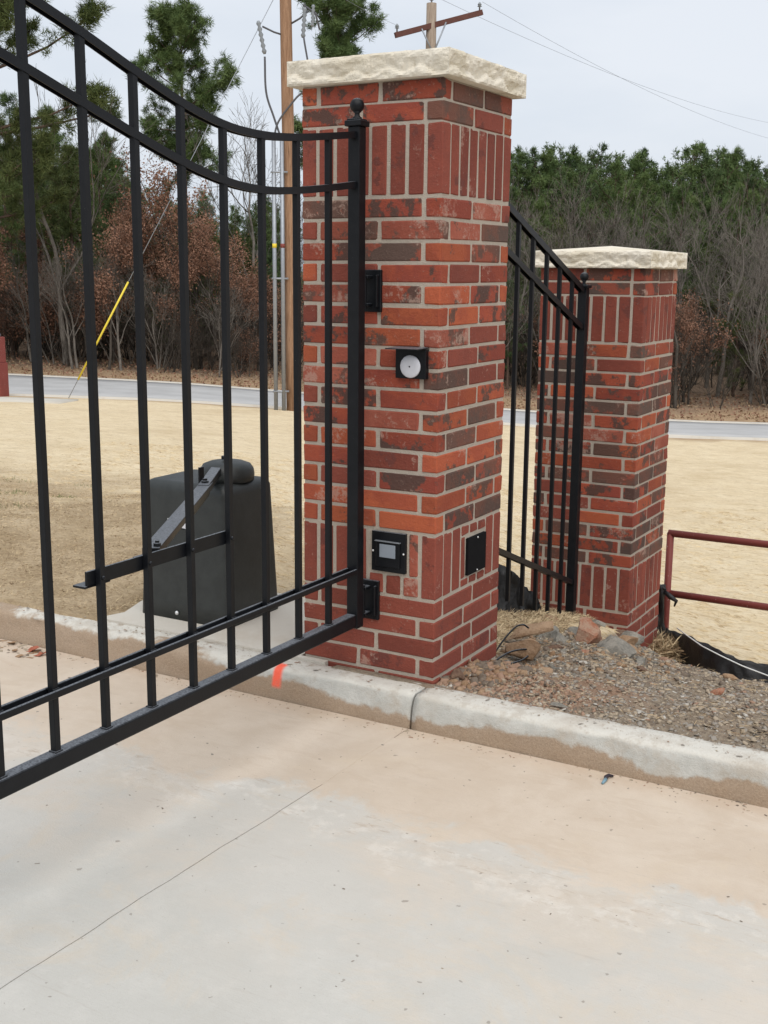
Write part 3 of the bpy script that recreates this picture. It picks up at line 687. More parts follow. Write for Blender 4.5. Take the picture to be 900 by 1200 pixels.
# ------------------------------------------------------------------ the gate
GX = -.292
gate = empty('metal_gate', (GX, -.09, .2), 'black metal driveway gate with swooping twin top rails', 'gate')
gate_parts = []
def gp(mb, name, par=None, **kw):
    o = mb.build(name, BLACK, None, **kw); o.parent = par or gate; o.location = (0, 0, 0) if par else (-GX, .09, -.2); return o
PW = .0200; CW = .0245
uy = [-5.2, -3.72, -3.0, -2.4, -2.0, -1.75, -1.581, -1.483, -1.291, -1.103, -.919, -.717, -.52, -.329, -.11]
uz = [2.60, 2.60, 2.52, 2.37, 2.268, 2.205, 2.159, 2.134, 2.067, 2.008, 1.960, 1.943, 1.953, 1.975, 2.003]
ly = [-5.2, -3.72, -3.0, -2.4, -2.0, -1.724, -1.493, -1.301, -1.104, -.915, -.714, -.522, -.329, -.11]
lz = [2.43, 2.43, 2.35, 2.20, 2.108, 2.032, 1.962, 1.905, 1.846, 1.802, 1.778, 1.787, 1.807, 1.833]
def sm_interp(y, ys, zs):
    r = np.interp(np.linspace(y-.13, y+.13, 9), ys, zs)
    # linear extrapolation past the last sample
    return float(np.mean(r))
def channel(curve, y0, y1, n, name):
    """U channel, open below, swept along the curve: top web + two flanges"""
    mb = MB(); w2 = CW/2; h = .023; t = .003
    sec = [(-w2, -h), (-w2, 0), (w2, 0), (w2, -h), (w2-t, -h), (w2-t, -t), (-w2+t, -t), (-w2+t, -h)]
    V = []
    for i in range(n+1):
        y = y0+(y1-y0)*i/n; z = curve(y); dz = (curve(y+.01)-curve(y-.01))/.02; k = 1/math.hypot(1, dz)
        for sx, sz in sec: V.append((GX+sx, y - sz*dz*k, z + sz*k))
    F = []
    m_ = len(sec)
    for i in range(n):
        for j in range(m_): F.append((i*m_+j, i*m_+(j+1) % m_, (i+1)*m_+(j+1) % m_, (i+1)*m_+j))
    F += [tuple(range(m_)), tuple(n*m_+k for k in range(m_-1, -1, -1))]
    mb.add(V, F); return gp(mb, name)
yend = -3.72
cu = lambda y: sm_interp(y, uy, uz) if y < -.24 else float(np.interp(y, uy, uz)) if y > -.0 else sm_interp(min(y, -.24), uy, uz)+(y+.24)*(.125 if y > -.24 else 0)
cl_ = lambda y: sm_interp(y, ly, lz) if y < -.24 else sm_interp(-.24, ly, lz)+(y+.24)*.125
channel(cu, yend, -.112, 90, 'top_rail'); channel(cl_, yend, -.112, 90, 'top_rail')
py = [-.278-.1953*i for i in range(17)]
for y in py:
    mb = MB(); mb.box((GX-PW/2, y-PW/2, .250), (GX+PW/2, y+PW/2, cu(y)-.006)); gp(mb, 'picket', bevel=.0012, seg=1)
    mb = MB(); 
    for z_ in (.2555,): mb.box((GX-PW/2-.004, y-PW/2-.004, z_-.002), (GX+PW/2+.004, y+PW/2+.004, z_+.0025))
    gp(mb, 'weld', bevel=.0015, seg=1)
    mb = MB()
    for sx in (-1, 1): mb.tube([(GX+sx*.0125, y-.012, .4305), (GX+sx*.0125, y+.012, .4305)], .0032, 5)
    gp(mb, 'weld')
mb = MB(); mb.box((GX-.0215, yend, .203), (GX+.0215, -.1135, .2545)); gp(mb, 'bottom_rail', bevel=.007, seg=3)
# lower double rail: upright channel, open above, pickets run through it
mb = MB()
for sx in (-1, 1): mb.box((GX+sx*.0195-.0055, yend, .411), (GX+sx*.0195+.0055, -.1135, .431))
mb.box((GX-.0135, yend, .4115), (GX+.0135, -.1136, .4145)); gp(mb, 'lower_rail', bevel=.003, seg=2)
for yy in (-.09, yend-.02):
    mb = MB(); mb.box((GX-.0235, yy-.0235, .197), (GX+.0235, yy+.0235, 2.02 if yy > -1 else 2.62)); gpo = gp(mb, 'gate_post', bevel=.003)
    zt = 2.02 if yy > -1 else 2.62
    mb = MB(); mb.box((GX-.033, yy-.033, zt+.0), (GX+.033, yy+.033, zt+.020)); mb.box((GX-.027, yy-.027, zt+.020), (GX+.027, yy+.027, zt+.026)); gp(mb, 'post_cap', gpo, bevel=.003)
    mb = MB(); mb.lathe((GX, yy, zt+.024), [(.016, 0), (.017, .006), (.010, .012), (.009, .020), (.014, .025)]+[(.0255*math.cos(RAD(a_)), .047+.0255*math.sin(RAD(a_))) for a_ in range(-60, 91, 12)], 24); gp(mb, 'finial', gpo, smooth=True)
# flat bar on the rear of the pickets that the motor arm pulls
mb = MB(); mb.box((GX-PW/2-.009, -1.49, .672), (GX-PW/2-.001, -.857, .714)); mb.box((GX-PW/2-.045, -1.50, .668), (GX-PW/2-.001, -1.40, .674)); dbo = gp(mb, 'drive_bar')
for y in py[3:7]:
    mb = MB(); bolt(mb, (GX+PW/2-.001, y, .692), .006, RX); gp(mb, 'bolt', dbo, smooth=True)
# hinges (between post and pillar)
for z0, z1 in ((1.378, 1.53), (.211, .365)):
    mb = MB(); mb.box((-.322, -.012, z0), (-.236, .004, z1)); mb.box((-.315, -.050, z0+.02), (-.270, -.010, z0+.032)); mb.box((-.315, -.050, z1-.032), (-.270, -.010, z1-.02))
    mb.box((-.250, -.028, z0+.018), (-.243, -.010, z1-.018))
    hgo = gp(mb, 'hinge', bevel=.002, seg=1)
    mb = MB(); mb.lathe((-.285, -.045, z0+.012), [(.009, 0), (.009, z1-z0-.024)], 14); gp(mb, 'hinge_pin', hgo, smooth=False)

# ------------------------------------------------------------------ raked fence between the pillars
fence = empty('metal_fence', (-.29, 1.4, -.2), 'black metal picket fence stepping down the slope between the two pillars', 'fence')
def fp(mb, name, par=None, **kw):
    o = mb.build(name, BLACK, None, **kw); o.parent = par or fence; o.location = (0, 0, 0) if par else (.29, -1.4, .2); return o
FX = -.29; SL = -.379
fz = lambda y, z_at: z_at + SL*(y-1.24)
def raked(y0, y1, z_at, h, w, name, channelled=True):
    mb = MB(); w2 = w/2; t = .003
    sec = [(-w2, -h), (-w2, 0), (w2, 0), (w2, -h), (w2-t, -h), (w2-t, -t), (-w2+t, -t), (-w2+t, -h)] if channelled else [(-w2, -h), (-w2, 0), (w2, 0), (w2, -h)]
    V = [(FX+a, y, fz(y, z_at)+b) for y in (y0, y1) for a, b in sec]; m_ = len(sec)
    F = [(j, (j+1) % m_, m_+(j+1) % m_, m_+j) for j in range(m_)] + [tuple(range(m_)), tuple(range(2*m_-1, m_-1, -1))]
    mb.add(V, F); fp(mb, name)
raked(.60, 2.20, 1.815, .032, .030, 'top_rail'); raked(.60, 2.20, 1.620, .030, .030, 'middle_rail'); raked(.60, 2.20, .236, .028, .034, 'bottom_rail', False)
for i in range(9):
    y = 2.05-.176*i
    mb = MB(); mb.box((FX-.0095, y-.0095, fz(y, .0)-.005), (FX+.0095, y+.0095, fz(y, 1.806))); fp(mb, 'picket', bevel=.001, seg=1)
for yy, zt in ((2.222, 1.475), (.612, 2.05)):
    zt = 1.445 if yy > 1 else 2.04
    mb = MB(); mb.box((FX-.0235, yy-.0235, -.55), (FX+.0235, yy+.0235, zt)); fpo = fp(mb, 'fence_post', bevel=.003)
    mb = MB(); mb.box((FX-.032, yy-.032, zt), (FX+.032, yy+.032, zt+.018)); fp(mb, 'post_cap', fpo, bevel=.003)
    mb = MB(); mb.lathe((FX, yy, zt+.016), [(.014, 0), (.009, .010), (.009, .018), (.014, .023)]+[(.0235*math.cos(RAD(a_)), .043+.0235*math.sin(RAD(a_))) for a_ in range(-60, 91, 15)], 20); fp(mb, 'finial', fpo, smooth=True)

# ------------------------------------------------------------------ gate operator
op = empty('gate_motor', (-1.31, .33, .004), 'dark grey plastic gate motor housing with domed hub on a concrete pad', 'gate motor')
def shell(x0, x1, y0, y1, z0, z1, taper, r, ztop):
    """tapered, rounded housing built from rings"""
    rings = []; n = 6
    def ring(ix, z, rr):
        xa, xb, ya, yb = x0+ix, x1-ix, y0+ix, y1-ix; out_ = []
        for cx, cy, a0 in ((xb-rr, yb-rr, 0), (xa+rr, yb-rr, 90), (xa+rr, ya+rr, 180), (xb-rr, ya+rr, 270)):
            for k in range(n+1): a = RAD(a0+90*k/n); out_.append((cx+rr*math.cos(a), cy+rr*math.sin(a), z))
        return out_
    for z in np.linspace(z0, z1, 8): rings.append(ring(taper*(z-z0)/(z1-z0), z, r))
    for a in (20, 40, 60, 80, 90):
        rings.append(ring(taper+r*1.0*(1-math.cos(RAD(a))), z1+(ztop-z1)*math.sin(RAD(a)), max(.012, r*(1-.35*math.sin(RAD(a))))))
    rings.append([(p[0]*.55+.45*(x0+x1)/2, p[1]*.55+.45*(y0+y1)/2, ztop+.006) for p in rings[-1]])
    m_ = len(rings[0]); V = [p for r_ in rings for p in r_]; F = []
    for i in range(len(rings)-1):
        for k in range(m_): F.append((i*m_+k, i*m_+(k+1) % m_, (i+1)*m_+(k+1) % m_, (i+1)*m_+k))
    F.append(tuple(range(m_-1, -1, -1))); F.append(tuple((len(rings)-1)*m_+k for k in range(m_)))
    mb = MB(); mb.add(V, F); return mb
b = shell(-.25, .25, -.20, .20, 0, .570, .022, .036, .614).build('housing', PLASTIC, op, smooth=True)
mb = MB(); mb.lathe((.105, .0, .61), [(.104, 0), (.118, .006), (.121, .030), (.117, .055), (.104, .075), (.075, .086), (.0001, .091)], 36); mb.build('hub_dome', PLASTIC, op, smooth=True)
mb = MB(); mb.box((.090, -.022, .705), (.118, .006, .722)); mb.build('hub_latch', BLACK, op, bevel=.003)
mb = MB(); bolt(mb, (-.030, -.2005, .034), .0095, RY); mb.build('screw', SCREW, op, smooth=True)
mb = MB(); mb.box((-.075, -.2005+.02, .360), (.02, -.198+.02, .455)); 
lab = MB(); lab.box((-.085, -.1995+.0155, .36), (.015, -.1985+.0155, .452)); labo = lab.build('label_sticker', WHITE, op, label='white printed sticker on the housing front')
mb = MB(); mb.add([(-.085+i*0, 0, 0) for i in range(0)], [])
for i in range(6):
    z_ = .372+i*.013; mb.box((-.080, -.2003+.0155, z_), (.010-(i % 3)*.02, -.1996+.0155, z_+.005))
mb.build('label_print', BLACK, labo)
arm = empty('motor_arm', (-1.205, .20, .664), 'two jointed black steel arm from the motor hub to the gate', 'arm')
def bar(a, b_, w, h):
    a = Vector(a); b_ = Vector(b_); d = (b_-a); L_ = d.length; q = d.to_track_quat('Y', 'Z').to_matrix().to_4x4(); q.translation = a
    return MB().box((-w/2, 0, -h/2), (w/2, L_, h/2), q)
def ap(mb, name, **kw):
    o = mb.build(name, BLACK, None, **kw); o.parent = arm; o.location = (1.205, -.20, -.664); return o
A0, A1, A2 = Vector((-1.205, .26, .672)), Vector((-1.02, -.06, .664)), Vector((-.335, -1.19, .706))
ap(bar(A0, A1+(A1-A0).normalized()*.05, .045, .034), 'hub_arm', bevel=.003)
ap(bar(A1-(A2-A1).normalized()*.06+Vector((0, 0, -.002)), A2, .052, .026), 'link_arm', bevel=.003)
ap(bar(A1-(A2-A1).normalized()*.02+Vector((.0, 0, -.028)), A1+(A2-A1)*.35+Vector((0, 0, -.028)), .030, .022), 'link_sleeve', bevel=.002)
mb = MB(); mb.lathe(A1+Vector((0, 0, .012)), [(.016, 0), (.016, .012), (.010, .014), (.010, .022)], 6); ap(mb, 'bolt')
mb = MB(); mb.box((A1.x-.05, A1.y+.02, .67), (A1.x-.044, A1.y+.05, .735)); ap(mb, 'release_tab')
mb = MB(); mb.lathe(A2+Vector((0, .03, .010)), [(.012, 0), (.012, .012), (.007, .014), (.007, .020)], 6); ap(mb, 'bolt')
mb = MB(); mb.box((A2.x-.03, A2.y-.045, .690), (-.305, A2.y+.02, .697)); ap(mb, 'end_clevis')

# ------------------------------------------------------------------ pipe railing, silt fence, cord
rail = empty('pipe_railing', (0, 3.15, -.65), 'weathered red pipe railing behind the farther brick pillar', 'railing')
def rp_(pts, r, name):
    o = MB().tube([(p[0], p[1]-3.15, p[2]+.65) for p in pts], r, 14).build(name, REDPAINT, rail, smooth=True); return o
rp_([(-.018, 3.15, -.95), (-.018, 3.15, -.012)], .0215, 'post'); rp_([(2.35, 3.15, -1.2), (2.35, 3.15, -.012)], .0215, 'post')
rp_([(-.030, 3.15, -.014), (2.36, 3.15, -.014)], .0215, 'rail'); rp_([(-.005, 3.15, -.388), (2.36, 3.15, -.388)], .0215, 'rail')
def ribbon(pts_top, pts_bot, nseg, wob, name, mat, seed, label, cat, group=None, thick=.004):
    n = nseg; H = 9; tp = np.array(pts_top, float); bt = np.array(pts_bot, float)
    ts = np.linspace(0, 1, n+1); k = np.linspace(0, 1, len(tp)); T = np.stack([np.interp(ts, k, tp[:, i]) for i in range(3)], -1); B_ = np.stack([np.interp(ts, np.linspace(0, 1, len(bt)), bt[:, i]) for i in range(3)], -1)
    V = []
    for i in range(n+1):
        for j in range(H+1):
            u = j/H; p = T[i]*(1-u)+B_[i]*u; d_ = float(fbm(np.array(ts[i]*nseg*.22+seed), np.array(u*2.5+seed), 3))*wob
            V.append((p[0]+d_*.5, p[1]-abs(d_)*1.2, p[2]+float(fbm(np.array(ts[i]*nseg*.3+seed*3), np.array(0.), 2))*wob*.25*(1-u)))
    i = np.arange((n+1)*(H+1)).reshape(n+1, H+1); F = np.stack([i[:-1, :-1], i[1:, :-1], i[1:, 1:], i[:-1, 1:]], -1).reshape(-1, 4)
    o = bpy.data.objects.new(name, np_mesh(name, np.array(V), F, [mat], smooth=True)); link(o)
    md = o.modifiers.new('s', 'SOLIDIFY'); md.thickness = thick
    return tag(o, label, cat, group)
ribbon([(.03, 3.02, -.565), (.133, 2.9, -.545), (.216, 2.8, -.525), (.362, 2.62, -.495), (.487, 2.52, -.495), (.607, 2.49, -.515), (.742, 2.49, -.52), (1.2, 2.42, -.50), (1.9, 2.2, -.50)],
       [(.03, 2.98, -.80), (.133, 2.87, -.78), (.216, 2.76, -.76), (.342, 2.57, -.72), (.487, 2.44, -.70), (.607, 2.42, -.69), (.742, 2.42, -.68), (1.2, 2.36, -.68), (1.9, 2.15, -.68)], 60, .035, 'silt_fence', FABRIC, 2.1,
       'low sagging black silt fence at the edge of the gravel bed', 'silt fence')
ribbon([(-.42, 2.0, .03), (-.53, 1.96, .03), (-.60, 1.9, .02)][:0] or [(-.36, 1.98, -.24), (-.385, 1.93, -.15), (-.43, 1.88, -.075), (-.50, 1.83, -.01), (-.56, 1.80, .03), (-.72, 1.7, .03)],
       [(-.36, 1.93, -.42), (-.40, 1.85, -.42), (-.48, 1.75, -.42), (-.6, 1.68, -.42), (-.72, 1.6, -.40)], 44, .10, 'silt_fence', FABRIC, 7.4,
       'crumpled heap of black fabric behind the sloping fence', 'silt fence')
# bunched fabric round the stake at the railing post
mb = MB(); V = []; F = []; n = 18; H = 26
for j in range(H+1):
    u = j/H; z = -.70+.375*u
    for k in range(n):
        a = 2*math.pi*k/n; r_ = .034*(1+.5*math.sin(a*3+u*5)+.7*float(fbm(np.array(a*1.2+3), np.array(u*5.), 3)))*(1-.25*u) ; V.append((-.040+r_*math.cos(a)*.9, 3.085+r_*math.sin(a), z))
for j in range(H):
    for k in range(n): F.append((j*n+k, j*n+(k+1) % n, (j+1)*n+(k+1) % n, (j+1)*n+k))
F.append(tuple(H*n+k for k in range(n))); mb.add(V, F)
mb.tube([(-.01, 3.07, -.36), (.03, 3.06, -.385), (.066, 3.06, -.405), (.055, 3.06, -.44)], [.012, .016, .012, .005], 7)
mb.tube([(-.06, 3.07, -.34), (-.03, 3.06, -.328), (.0, 3.06, -.345)], [.008, .010, .008], 7)
o = mb.build('fabric_bundle', FABRIC, smooth=True); tag(o, 'black fabric bunched round the foot of the red railing post', 'fabric')
pts = [(.14, 2.84, -.505), (.23, 2.75, -.515), (.36, 2.56, -.50), (.497, 2.44, -.50), (.618, 2.42, -.53), (.754, 2.42, -.56), (.95, 2.36, -.59), (1.2, 2.3, -.60)]
o = MB().tube(pts, .0035, 6).build('string', STRING, smooth=True); tag(o, 'thin white string lying along the black silt fence', 'string')
pts = [(-.02, .60, .0), (-.02, .70, -.055), (.01, .78, -.045), (.035, .84, -.03)]
def bez(pts, n=8):
    P_ = [Vector(p) for p in pts]; P_ = [P_[0]*2-P_[1]]+P_+[P_[-1]*2-P_[-2]]; out_ = []
    for i in range(1, len(P_)-2):
        for k in range(n):
            t = k/n; a, b_, c_, d_ = P_[i-1:i+3]
            out_.append(.5*((2*b_)+(-a+c_)*t+(2*a-5*b_+4*c_-d_)*t*t+(-a+3*b_-3*c_+d_)*t**3))
    out_.append(P_[-2]); return out_
def cable(name, pts, r, label, mat=BLACK):
    o = MB().tube(bez(pts), r, 7).build(name, mat, smooth=True); return tag(o, label, 'cable')
cable('cable', [(-.08, .62, -.17), (-.055, .72, -.07), (-.02, .80, .0), (.01, .83, .015), (.03, .85, -.002)], .004, 'black cable end curving up beside the near pillar')
cable('cable', [(-.03, .60, -.10), (.02, .70, -.068), (.07, .80, -.082), (.055, .74, -.11), (.02, .62, -.11), (-.02, .55, -.13)], .004, 'black cable loop lying on rubble beside the near pillar')

# ------------------------------------------------------------------ rocks and rubble
def rock(name, c, dims, rot, mat, seed, label, group='loose rocks on the gravel bed', cuts=5):
    r = random.Random(seed); bm = bmesh.new(); bmesh.ops.create_icosphere(bm, subdivisions=3, radius=1)
    pl = [(Vector((r.gauss(0, 1), r.gauss(0, 1), r.gauss(0, 1))).normalized(), r.uniform(.42, .72)) for _ in range(cuts+6)]
    for v in bm.verts:
        p = v.co.copy()
        for n_, d_ in pl:
            e = p.dot(n_)-d_
            if e > 0: p -= n_*e
        p += p.normalized()*mnoise.fractal(p*2.3+Vector((seed, 0, 0)), 1, 2, 4)*.05
        v.co = Vector((p.x*dims[0], p.y*dims[1], p.z*dims[2]))
    me = bpy.data.meshes.new(name); bm.to_mesh(me); bm.free(); me.materials.append(mat)
    o = bpy.data.objects.new(name, me); link(o); o.location = c; o.rotation_euler = rot
    return tag(o, label, 'rock', group)
rock('rock', (.045, .80, -.080), (.10, .07, .062), (.1, -.25, .25), RK_TAN, 3, 'tan angular rock just right of the near pillar')
rock('rock', (.115, 1.40, -.165), (.105, .08, .105), (.3, .2, .5), RK_RED, 5, 'reddish rock leaning up in front of the farther pillar')
rock('rock', (.03, 1.30, -.215), (.15, .08, .036), (.35, .25, -.5), RK_GREY, 8, 'flat grey slab tilted below the reddish rock')
rock('rock', (.20, 1.54, -.27), (.145, .10, .055), (.2, .35, .4), RK_GREY, 13, 'grey green rock against the corner of the farther pillar')
rock('rock', (.245, 1.50, -.325), (.06, .05, .035), (.2, .35, .4), RK_TAN, 14, 'small brownish rock below the grey green rock')
rock('rock', (-.05, 1.10, -.09), (.155, .055, .04), (.0, -.28, .45), RK_TAN, 17, 'long narrow slab of rock standing on straw by the fence')
rock('rock', (-.125, 2.20, -.355), (.07, .04, .03), (.1, .1, .1), RK_GREY, 19, 'squared grey stone at the foot of the fence post')
rock('rock', (-.035, 1.0, -.15), (.07, .05, .03), (.3, .1, .9), RK_GREY, 43, 'small grey rock behind the tan angular rock')
rock('rock', (.052, .085, .004), (.036, .022, .05), (.25, -.5, .4), RK_BROWN, 21, 'dark brown stone chip propped against the near pillar corner')
rock('rock', (.34, 2.40, -.60), (.045, .04, .038), (.1, .1, .9), RK_RED, 23, 'brown clod in front of the low silt fence')
rock('rock', (.45, 2.34, -.60), (.05, .03, .025), (.1, .1, .3), RK_TAN, 29, 'small tan stone right of the brown clod')
rock('rock', (.50, .02, .0), (.035, .02, .008), (.1, .05, .3), RK_GREY, 31, 'pale flat stone lying at the back of the curb')
rock('rock', (.62, 2.30, -.60), (.07, .03, .015), (.1, .05, -.3), RK_TAN, 37, 'flat tan stone near the black silt fence')
rock('rock', (.24, .96, -.16), (.03, .025, .018), (.1, .05, -.3), CHIP[3], 41, 'small white stone in the middle of the rubble')

rock('rock', (-.03, 1.62, -.24), (.10, .06, .05), (.1, .2, .2), RK_GREY, 61, 'greyish brown lump behind the reddish rock')
rock('rock', (.13, 1.86, -.36), (.12, .07, .05), (.1, .3, .8), RK_TAN, 63, 'tan stone touching the front of the farther pillar')
rock('rock', (.19, .62, -.10), (.055, .04, .022), (.1, .1, 1.1), RK_TAN, 67, 'small tan stone below the tan angular rock')
rock('rock', (.0, 2.22, -.40), (.09, .05, .04), (.1, .1, .3), RK_BROWN, 69, 'brown clod against the front face of the farther pillar')

def scatter(name, n, sampler, size, mats, label, kindtri='chip', seed=1, aspect=(1, 1), flat=.35, lift=.0, weights=None):
    r = np.random.RandomState(seed); x, y = sampler(r, n); n = len(x); z = height(x, y)
    gr_, cl2, _, _, _ = masks(x, y)
    z = z + (gr_*(fbm(x*14, y*14, 3)*.028 + fbm(x*3, y*3, 3)*.05) + cl2*fbm(x*22, y*22, 2)*.03 + (1-gr_)*(fbm(x*2.2, y*2.2, 4)*.035)*sstep(y, .1, .8))*sstep(y, 0, .12) + lift
    s = size[0]*(size[1]/size[0])**(r.rand(n)**2.2)
    base = np.array([(-1, -1, -1), (1, -1, -1), (1, 1, -1), (-1, 1, -1), (-.6, -.7, 1), (.7, -.5, 1), (.5, .7, 1), (-.7, .6, 1)], float)
    V = base[None]*np.ones((n, 1, 1)); V = V*(1+(r.rand(n, 8, 3)-.5)*.8)
    V[:, :, 2] *= (flat*(0.5+r.rand(n)))[:, None]; V[:, :, 0] *= (1+r.rand(n)*.9)[:, None]
    V *= s[:, None, None]*.5
    a = r.rand(n)*6.283; t = (r.rand(n)-.5)*1.1
    c, s_ = np.cos(t)[:, None], np.sin(t)[:, None]; X_, Z_ = V[:, :, 0]*c-V[:, :, 2]*s_, V[:, :, 0]*s_+V[:, :, 2]*c
    c, s_ = np.cos(a)[:, None], np.sin(a)[:, None]; X2, Y2 = X_*c-V[:, :, 1]*s_, X_*s_+V[:, :, 1]*c
    V = np.stack([X2+x[:, None], Y2+y[:, None], Z_+z[:, None]+s[:, None]*.05], -1).reshape(-1, 3)
    f = np.array([(0, 3, 2, 1), (4, 5, 6, 7), (0, 1, 5, 4), (1, 2, 6, 5), (2, 3, 7, 6), (3, 0, 4, 7)])
    F = (f[None]+(np.arange(n)*8)[:, None, None]).reshape(-1, 4)
    mi = np.repeat(r.choice(len(mats), n, p=weights), 6)
    o = bpy.data.objects.new(name, np_mesh(name, V, F, mats, mi)); link(o); return tag(o, label, None, None, 'stuff')
def in_p(x, y): return ((x > -S-.01) & (x < .01) & (y > -.02) & (y < S+.01)) | ((x > -S) & (x < .01) & (y > 2.33) & (y < 2.93))
def s_gravel(r, n):
    x = r.uniform(-.5, 2.3, n*2); y = r.uniform(-.015, 2.75, n*2); gr_ = masks(x, y)[0]; k = (gr_ > r.rand(n*2)*.9+.05) & ~in_p(x, y) & (r.rand(n*2) < 1.25-.3*y); return x[k][:n], y[k][:n]
scatter('gravel', 38000, s_gravel, (.003, .020), CHIP, 'loose shale chips and gravel covering the bed behind the curb', seed=4, flat=.26, weights=[.30, .40, .19, .07, .04])
def s_clay(r, n):
    x = r.normal(.25, .17, n*2); y = np.abs(r.normal(.12, .12, n*2))+.0; k = ~in_p(x, y) & (y > -.01); return x[k][:n], y[k][:n]
scatter('clay_crumbs', 5200, s_clay, (.0025, .016), [CHIP[4], CHIP[1], CHIP[4], CHIP[2]], 'crumbs of red clay heaped beside the near pillar', seed=9, flat=.6)
def s_clay2(r, n):
    x = r.normal(.10, .06, n*2); y = np.abs(r.normal(.30, .15, n*2)); k = ~in_p(x, y); return x[k][:n], y[k][:n]
scatter('dirt_clods', 700, s_clay2, (.010, .038), [CHIP[4], CHIP[2], RK_TAN], 'brown clods banked against the side of the near pillar', seed=19, flat=.8)
rr = random.Random(77)
KINDS = [('lumpy grey brown clod', RK_GREY), ('tan broken stone', RK_TAN), ('brown earth clod', RK_BROWN), ('reddish broken stone', RK_RED)]
SPOT = [(-.12, 1.42, .075), (-.02, 1.50, .06), (.05, 1.12, .05), (.15, 1.22, .045), (.30, 1.62, .055), (.10, 2.02, .07), (-.10, 2.02, .06), (.33, 1.95, .05), (.06, 2.20, .06), (-.22, 1.75, .05), (.42, 1.30, .035), (.60, 1.10, .03), (.12, .40, .035), (.17, .28, .03), (.40, .22, .025), (.85, .9, .03), (1.05, 1.3, .035), (.72, 1.75, .04)]
for i_, (x_, y_, s_) in enumerate(SPOT):
    kn, km = KINDS[i_ % 4]
    where = 'beside the near pillar' if y_ < .6 else 'in front of the farther pillar' if x_ < .36 else 'out on the open gravel'
    rock('rock', (x_, y_, gz(x_, y_)+s_*.25), (s_*rr.uniform(.9, 1.5), s_*rr.uniform(.7, 1.1), s_*rr.uniform(.4, .8)), (rr.uniform(-.4, .4), rr.uniform(-.4, .4), rr.uniform(0, 3)), km, 100+i_, kn+' lying '+where, kn+'s lying '+where)
def s_soil(r, n):
    x = r.normal(.05, .22, n*3); y = r.uniform(.62, 2.3, n*3); k = ~in_p(x, y) & (x > -.5) & (masks(x, y)[0] > .3); return x[k][:n], y[k][:n]
scatter('soil_clods', 2600, s_soil, (.005, .030), [CHIP[2], CHIP[1], RK_GREY, RK_TAN], 'crumbly soil and clods banked between the pillars', seed=29, flat=.6)
def s_str(r, n):
    x = r.uniform(-.1, 1.6, n*3); y = r.uniform(.1, 2.4, n*3); k = ~in_p(x, y) & (masks(x, y)[0] > .4) & (fbm(x*3, y*3, 3) > .05); return x[k][:n], y[k][:n]
# litter on curb and driveway
def flat_scatter(name, n, boxr, z, size, mats, label, seed, flat=.5):
    r = np.random.RandomState(seed); xs = r.uniform(boxr[0], boxr[1], n); ys = r.uniform(boxr[2], boxr[3], n)
    s = size[0]*(size[1]/size[0])**(r.rand(n)**3)
    base = np.array([(-1, -1, 0), (1, -1, 0), (1, 1, 0), (-1, 1, 0), (0, 0, 1)], float)
    V = base[None]*(1+(r.rand(n, 5, 3)-.5)*.9); V[:, :, 2] = base[None, :, 2]*flat*1.2; V = V*s[:, None, None]*.5
    V[:, :, 0] *= (1+r.rand(n)*1.5)[:, None]; a = r.rand(n)*6.283; c, s_ = np.cos(a)[:, None], np.sin(a)[:, None]
    V = np.stack([V[:, :, 0]*c-V[:, :, 1]*s_+xs[:, None], V[:, :, 0]*s_+V[:, :, 1]*c+ys[:, None], V[:, :, 2]+z], -1).reshape(-1, 3)
    f = np.array([(0, 1, 4), (1, 2, 4), (2, 3, 4), (3, 0, 4)]); F = (f[None]+(np.arange(n)*5)[:, None, None]).reshape(-1, 3)
    o = bpy.data.objects.new(name, np_mesh(name, V, F, mats, np.repeat(r.choice(len(mats), n), 4))); link(o); return tag(o, label, None, None, 'stuff')
flat_scatter('driveway_grit', 420, (-3, 2.2, -3.6, -.18), ZD+.0005, (.0015, .007), [CHIP[2], CHIP[0], CHIP[1]], 'specks of grit lying on the driveway', 3)
flat_scatter('gutter_grit', 380, (-3, 2.2, -.24, -.17), ZD+.0005, (.003, .010), [CHIP[2], CHIP[4], CHIP[1]], 'grit gathered along the foot of the curb', 5)
flat_scatter('curb_crumbs', 520, (-2.6, 1.9, -.12, -.022), .0, (.002, .009), [CHIP[4], CHIP[1], CHIP[1], CHIP[0]], 'crumbs of soil lying on the curb top', 6)
def leaf_obj(c, s, rot, mat, label, seed):
    r = random.Random(seed); mb = MB(); V = [(0, 0, 0)]; n = 9
    for i in range(n):
        a = 2*math.pi*i/n; q = s*(1 if i % 2 == 0 else .62)*r.uniform(.8, 1.1); V.append((q*math.cos(a)*1.3, q*math.sin(a)*.7, r.uniform(0, .35)*s))
    mb.add(V, [(0, 1+i, 1+(i+1) % n) for i in range(n)]); o = mb.build('dead_leaf', mat); o.location = c; o.rotation_euler = (r.uniform(-.3, .3), r.uniform(-.3, .3), rot)
    md = o.modifiers.new('s', 'SOLIDIFY'); md.thickness = .0012
    return tag(o, label, 'leaf', 'dead leaves in the gutter')
LEAFR = simple('leaf_red', (.33, .10, .055, 1), .7); LEAFB = simple('leaf_brown', (.30, .19, .11, 1), .7)
leaf_obj((-1.86, -.225, ZD+.006), .040, .3, LEAFR, 'largest red brown leaf in the left gutter', 1)
leaf_obj((-1.79, -.25, ZD+.005), .028, 1.3, LEAFR, 'red brown leaf right of the largest leaf', 2)
leaf_obj((-1.93, -.27, ZD+.005), .020, 2.1, LEAFB, 'small tan leaf left of the largest leaf', 3)
leaf_obj((-1.85, -.31, ZD+.005), .020, .7, LEAFB, 'small tan leaf nearest the camera in the left gutter', 4)
leaf_obj((-2.02, -.20, ZD+.005), .026, 2.9, LEAFB, 'brown leaf at the far left of the gutter', 5)
